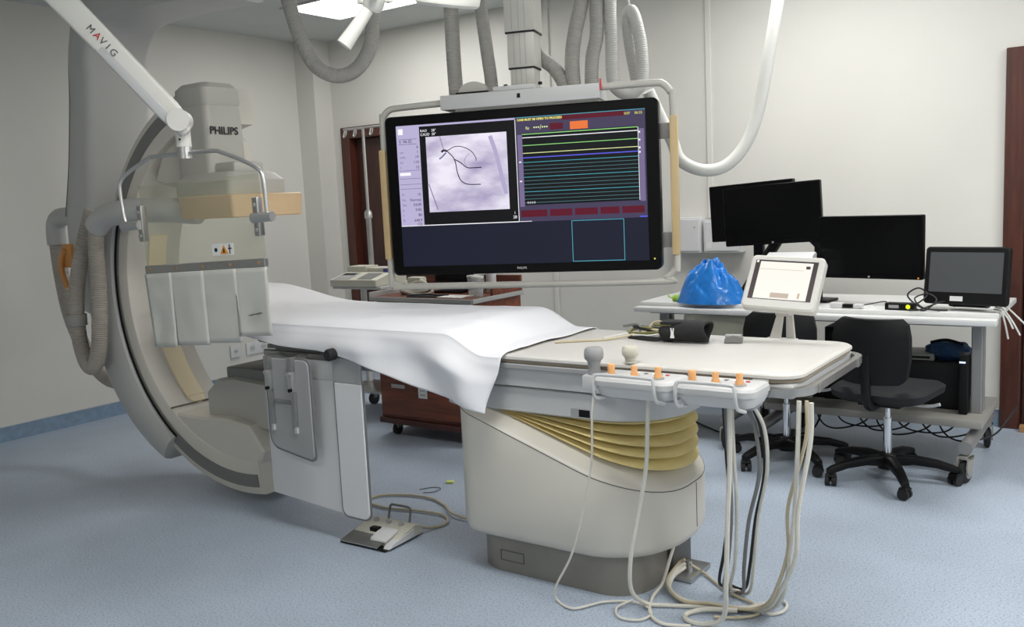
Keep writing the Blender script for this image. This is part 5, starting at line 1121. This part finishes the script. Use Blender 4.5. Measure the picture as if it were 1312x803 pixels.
pc(-0.91, 5.20, 0.277, 0.26, 0.42, 0.24, 'large black computer under the right end of the desk', [(0.01, 0.13, 'e_led_white', 0.006)])
pc(-1.36, 5.20, 0.277, 0.20, 0.40, 0.40, 'tall black computer behind the chair backrest', [(0.02, 0.30, 'e_led_white', 0.004), (0.055, 0.27, 'e_led_white', 0.004), (0.05, 0.32, 'e_led_blue', 0.003), (-0.01, 0.28, 'e_led_blue', 0.003)])
pc(-1.58, 5.20, 0.277, 0.22, 0.36, 0.10, 'flat black box at the left end of the desk shelf', [])
t = thing('router_box', 'grey flat box on the large black computer', 'box', (-0.985, 5.12, 0.518), (0, 0, R(4)))
obj('case', box(B(), -0.07, 0.07, -0.10, 0.10, 0, 0.035, 0.006), 'device_grey', t); obj('vent', box(B(), -0.05, 0.05, -0.1008, -0.0995, 0.01, 0.022), 'black', t)
t = thing('blue_pouch', 'dark blue pouch on the large black computer under the desk', 'pouch', (-0.855, 5.12, 0.518), (0, 0, R(-5)))
bm = B(); bmesh.ops.create_icosphere(bm, subdivisions=4, radius=1)
for v in bm.verts:
    d_ = v.co.normalized(); r_ = 1+0.15*noise.noise(d_*3); v.co = (d_.x*0.115*r_, d_.y*0.09*r_, max(0, 0.04+d_.z*0.055*r_))
obj('pouch', bm, 'blue_dark', t); obj('strap', tube(B(), [(-0.08, -0.03, 0.085), (0.0, -0.05, 0.105), (0.08, -0.04, 0.085)], 0.008, 8, 6), 'black', t)
t = thing('charger_block', 'black charger block with white light beside the blue pouch', 'adapter', (-0.752, 4.95, 0.277), (0, 0, 0))
obj('block', box(B(), -0.02, 0.02, -0.05, 0.05, 0, 0.30, 0.004), 'black', t); obj('indicator', box(B(), -0.018, 0.010, -0.0512, -0.0502, 0.26, 0.268), 'e_led_blue', t, False)
t = thing('equipment_panel', 'beige panel with sockets leaning on the desk shelf by the tall computer', 'panel', (-1.58, 4.965, 0.277), (R(-6), 0, 0))
obj('plate', box(B(), -0.10, 0.06, 0.0, 0.02, 0.0, 0.16, 0.004), 'beige_dark', t)
for k in range(5): obj('connector', cyl(B(), (0.035, -0.004, 0.03+0.025*k), (0.035, 0.0, 0.03+0.025*k), 0.008, 10), 'black', t)
# cables under the desk
for k in range(7):
    x = -1.62+0.11*k; lb = ('first', 'second', 'third', 'fourth', 'fifth', 'sixth', 'seventh')[k]
    dcable([(x, 5.36, 0.234), (x+0.05, 5.26, 0.10+0.02*(k % 3)), (x+0.16, 5.16, 0.07+0.015*((k*2) % 3)), (x+0.30, 5.22, 0.10), (x+0.36, 5.32, 0.17), (x+0.40, 5.37, 0.234)], 0.005, 'cable_black', lb+' black cable from the left sagging below the desk shelf', 'black cables sagging below the desk shelf')
dcable([(-2.5, 5.35, 0.008), (-2.2, 5.10, 0.008), (-2.0, 5.0, 0.008), (-1.75, 5.12, 0.008), (-1.6, 5.25, 0.03), (-1.55, 5.36, 0.234)], 0.006, 'cable_black', 'black cable lying on the floor between the two desks', 'black cables lying on the floor')
# ------------------------------------------------------------------ office chairs
def chair(loc, rz, label, bz):
    t = thing('office_chair', label, 'chair', loc, (0, 0, rz), 'black office chairs at the desk')
    b_ = obj('star_base', lathe(B(), [(0.0, 0.06), (0.045, 0.06), (0.05, 0.075), (0.05, 0.12), (0.035, 0.135), (0.0, 0.135)], (0, 0, 0), 18), 'black', t)
    for k in range(5):
        a = bz+2*PI*k/5; c_, s_ = math.cos(a), math.sin(a); rings = []
        for (r_, z, hw, hh) in ((0.03, 0.10, 0.028, 0.028), (0.12, 0.108, 0.026, 0.022), (0.22, 0.098, 0.022, 0.019), (0.295, 0.078, 0.019, 0.017), (0.315, 0.072, 0.016, 0.013)):
            rings.append([(r_*c_-u*s_, r_*s_+u*c_, z+v) for u, v in rrect(-hw, hw, -hh, hh, hh*0.5, 2)])
        obj('base_arm', loft(B(), rings), 'black', t)
        M_ = Matrix.Translation((0.30*c_, 0.30*s_, 0))@Matrix.Rotation(a+0.9, 4, 'Z')
        bm = B()
        for y in (-0.016, 0.016): cyl(bm, (0, y-0.009, 0.026), (0, y+0.009, 0.026), 0.026, 14)
        cyl(bm, (0, -0.02, 0.026), (0, 0.02, 0.026), 0.008, 8); bm.transform(M_); cw = obj('caster', bm, 'rubber', t)
        bm = B(); prism(bm, [(-0.028, 0.03), (0.01, 0.034), (0.024, 0.05), (0.012, 0.062), (-0.018, 0.058)], 'y', -0.024, 0.024, 0.003); bm.transform(M_); obj('caster_hood', bm, 'black', cw)
    obj('gas_column', cyl(B(), (0, 0, 0.13), (0, 0, 0.31), 0.020, 16), 'chrome', t); obj('gas_piston', cyl(B(), (0, 0, 0.31), (0, 0, 0.395), 0.013, 14), 'chrome', t)
    obj('seat_plate', box(B(), -0.10, 0.10, -0.12, 0.12, 0.385, 0.41, 0.008), 'black', t)
    obj('lever', tube(B(), [(0.05, 0.0, 0.39), (0.18, 0.02, 0.385), (0.235, 0.02, 0.40)], 0.008, 8, 4), 'light_grey', t)
    obj('seat', loft(B(), [[(x, y, z+0.012*(x/0.22)**2) for x, y in rrect(-0.225+i, 0.225-i, -0.21+i, 0.21-i, 0.09, 6)] for z, i in ((0.41, 0.03), (0.425, 0.005), (0.455, 0.0), (0.475, 0.02), (0.482, 0.06))]), 'seat_grey', t)
    obj('back_bracket', tube(B(), [(0, -0.10, 0.40), (0, -0.22, 0.41), (0, -0.265, 0.48), (0, -0.268, 0.66)], 0.022, 10, 5), 'black', t)
    # curved backrest
    rings = []
    for (z, hw, d_) in ((0.52, 0.13, 0), (0.55, 0.16, 0), (0.64, 0.178, 0), (0.74, 0.178, 0), (0.80, 0.165, 0), (0.825, 0.135, 0)):
        ring = []
        n_ = 10
        for k in range(n_+1):
            u = -1+2*k/n_; ring.append((hw*u, -0.262+0.055*u*u-0.02*math.sin((z-0.5)*8), z))
        for k in range(n_, -1, -1):
            u = -1+2*k/n_; ring.append((hw*u, -0.222+0.055*u*u-0.02*math.sin((z-0.5)*8), z))
        rings.append(ring)
    obj('backrest', loft(B(), rings), 'black_matte', t)
    return t
chair((-1.03, 4.56, 0), R(-8), 'black office chair with grey seat, nearer the touchscreen end', R(-55))
chair((-1.56, 4.66, 0), R(10), 'black office chair behind the table corner, left of the other chair', R(20))

t = thing('door_wedge', 'small tan wooden wedge on the floor at the right door', 'wedge', (-0.50, 5.775, 0), (0, 0, 0))
obj('wedge', prism(B(), [(-0.09, 0.0), (0.09, 0.0), (0.09, 0.05), (-0.09, 0.035)], 'y', -0.03, 0.03, 0.003), 'wood_tan', t)
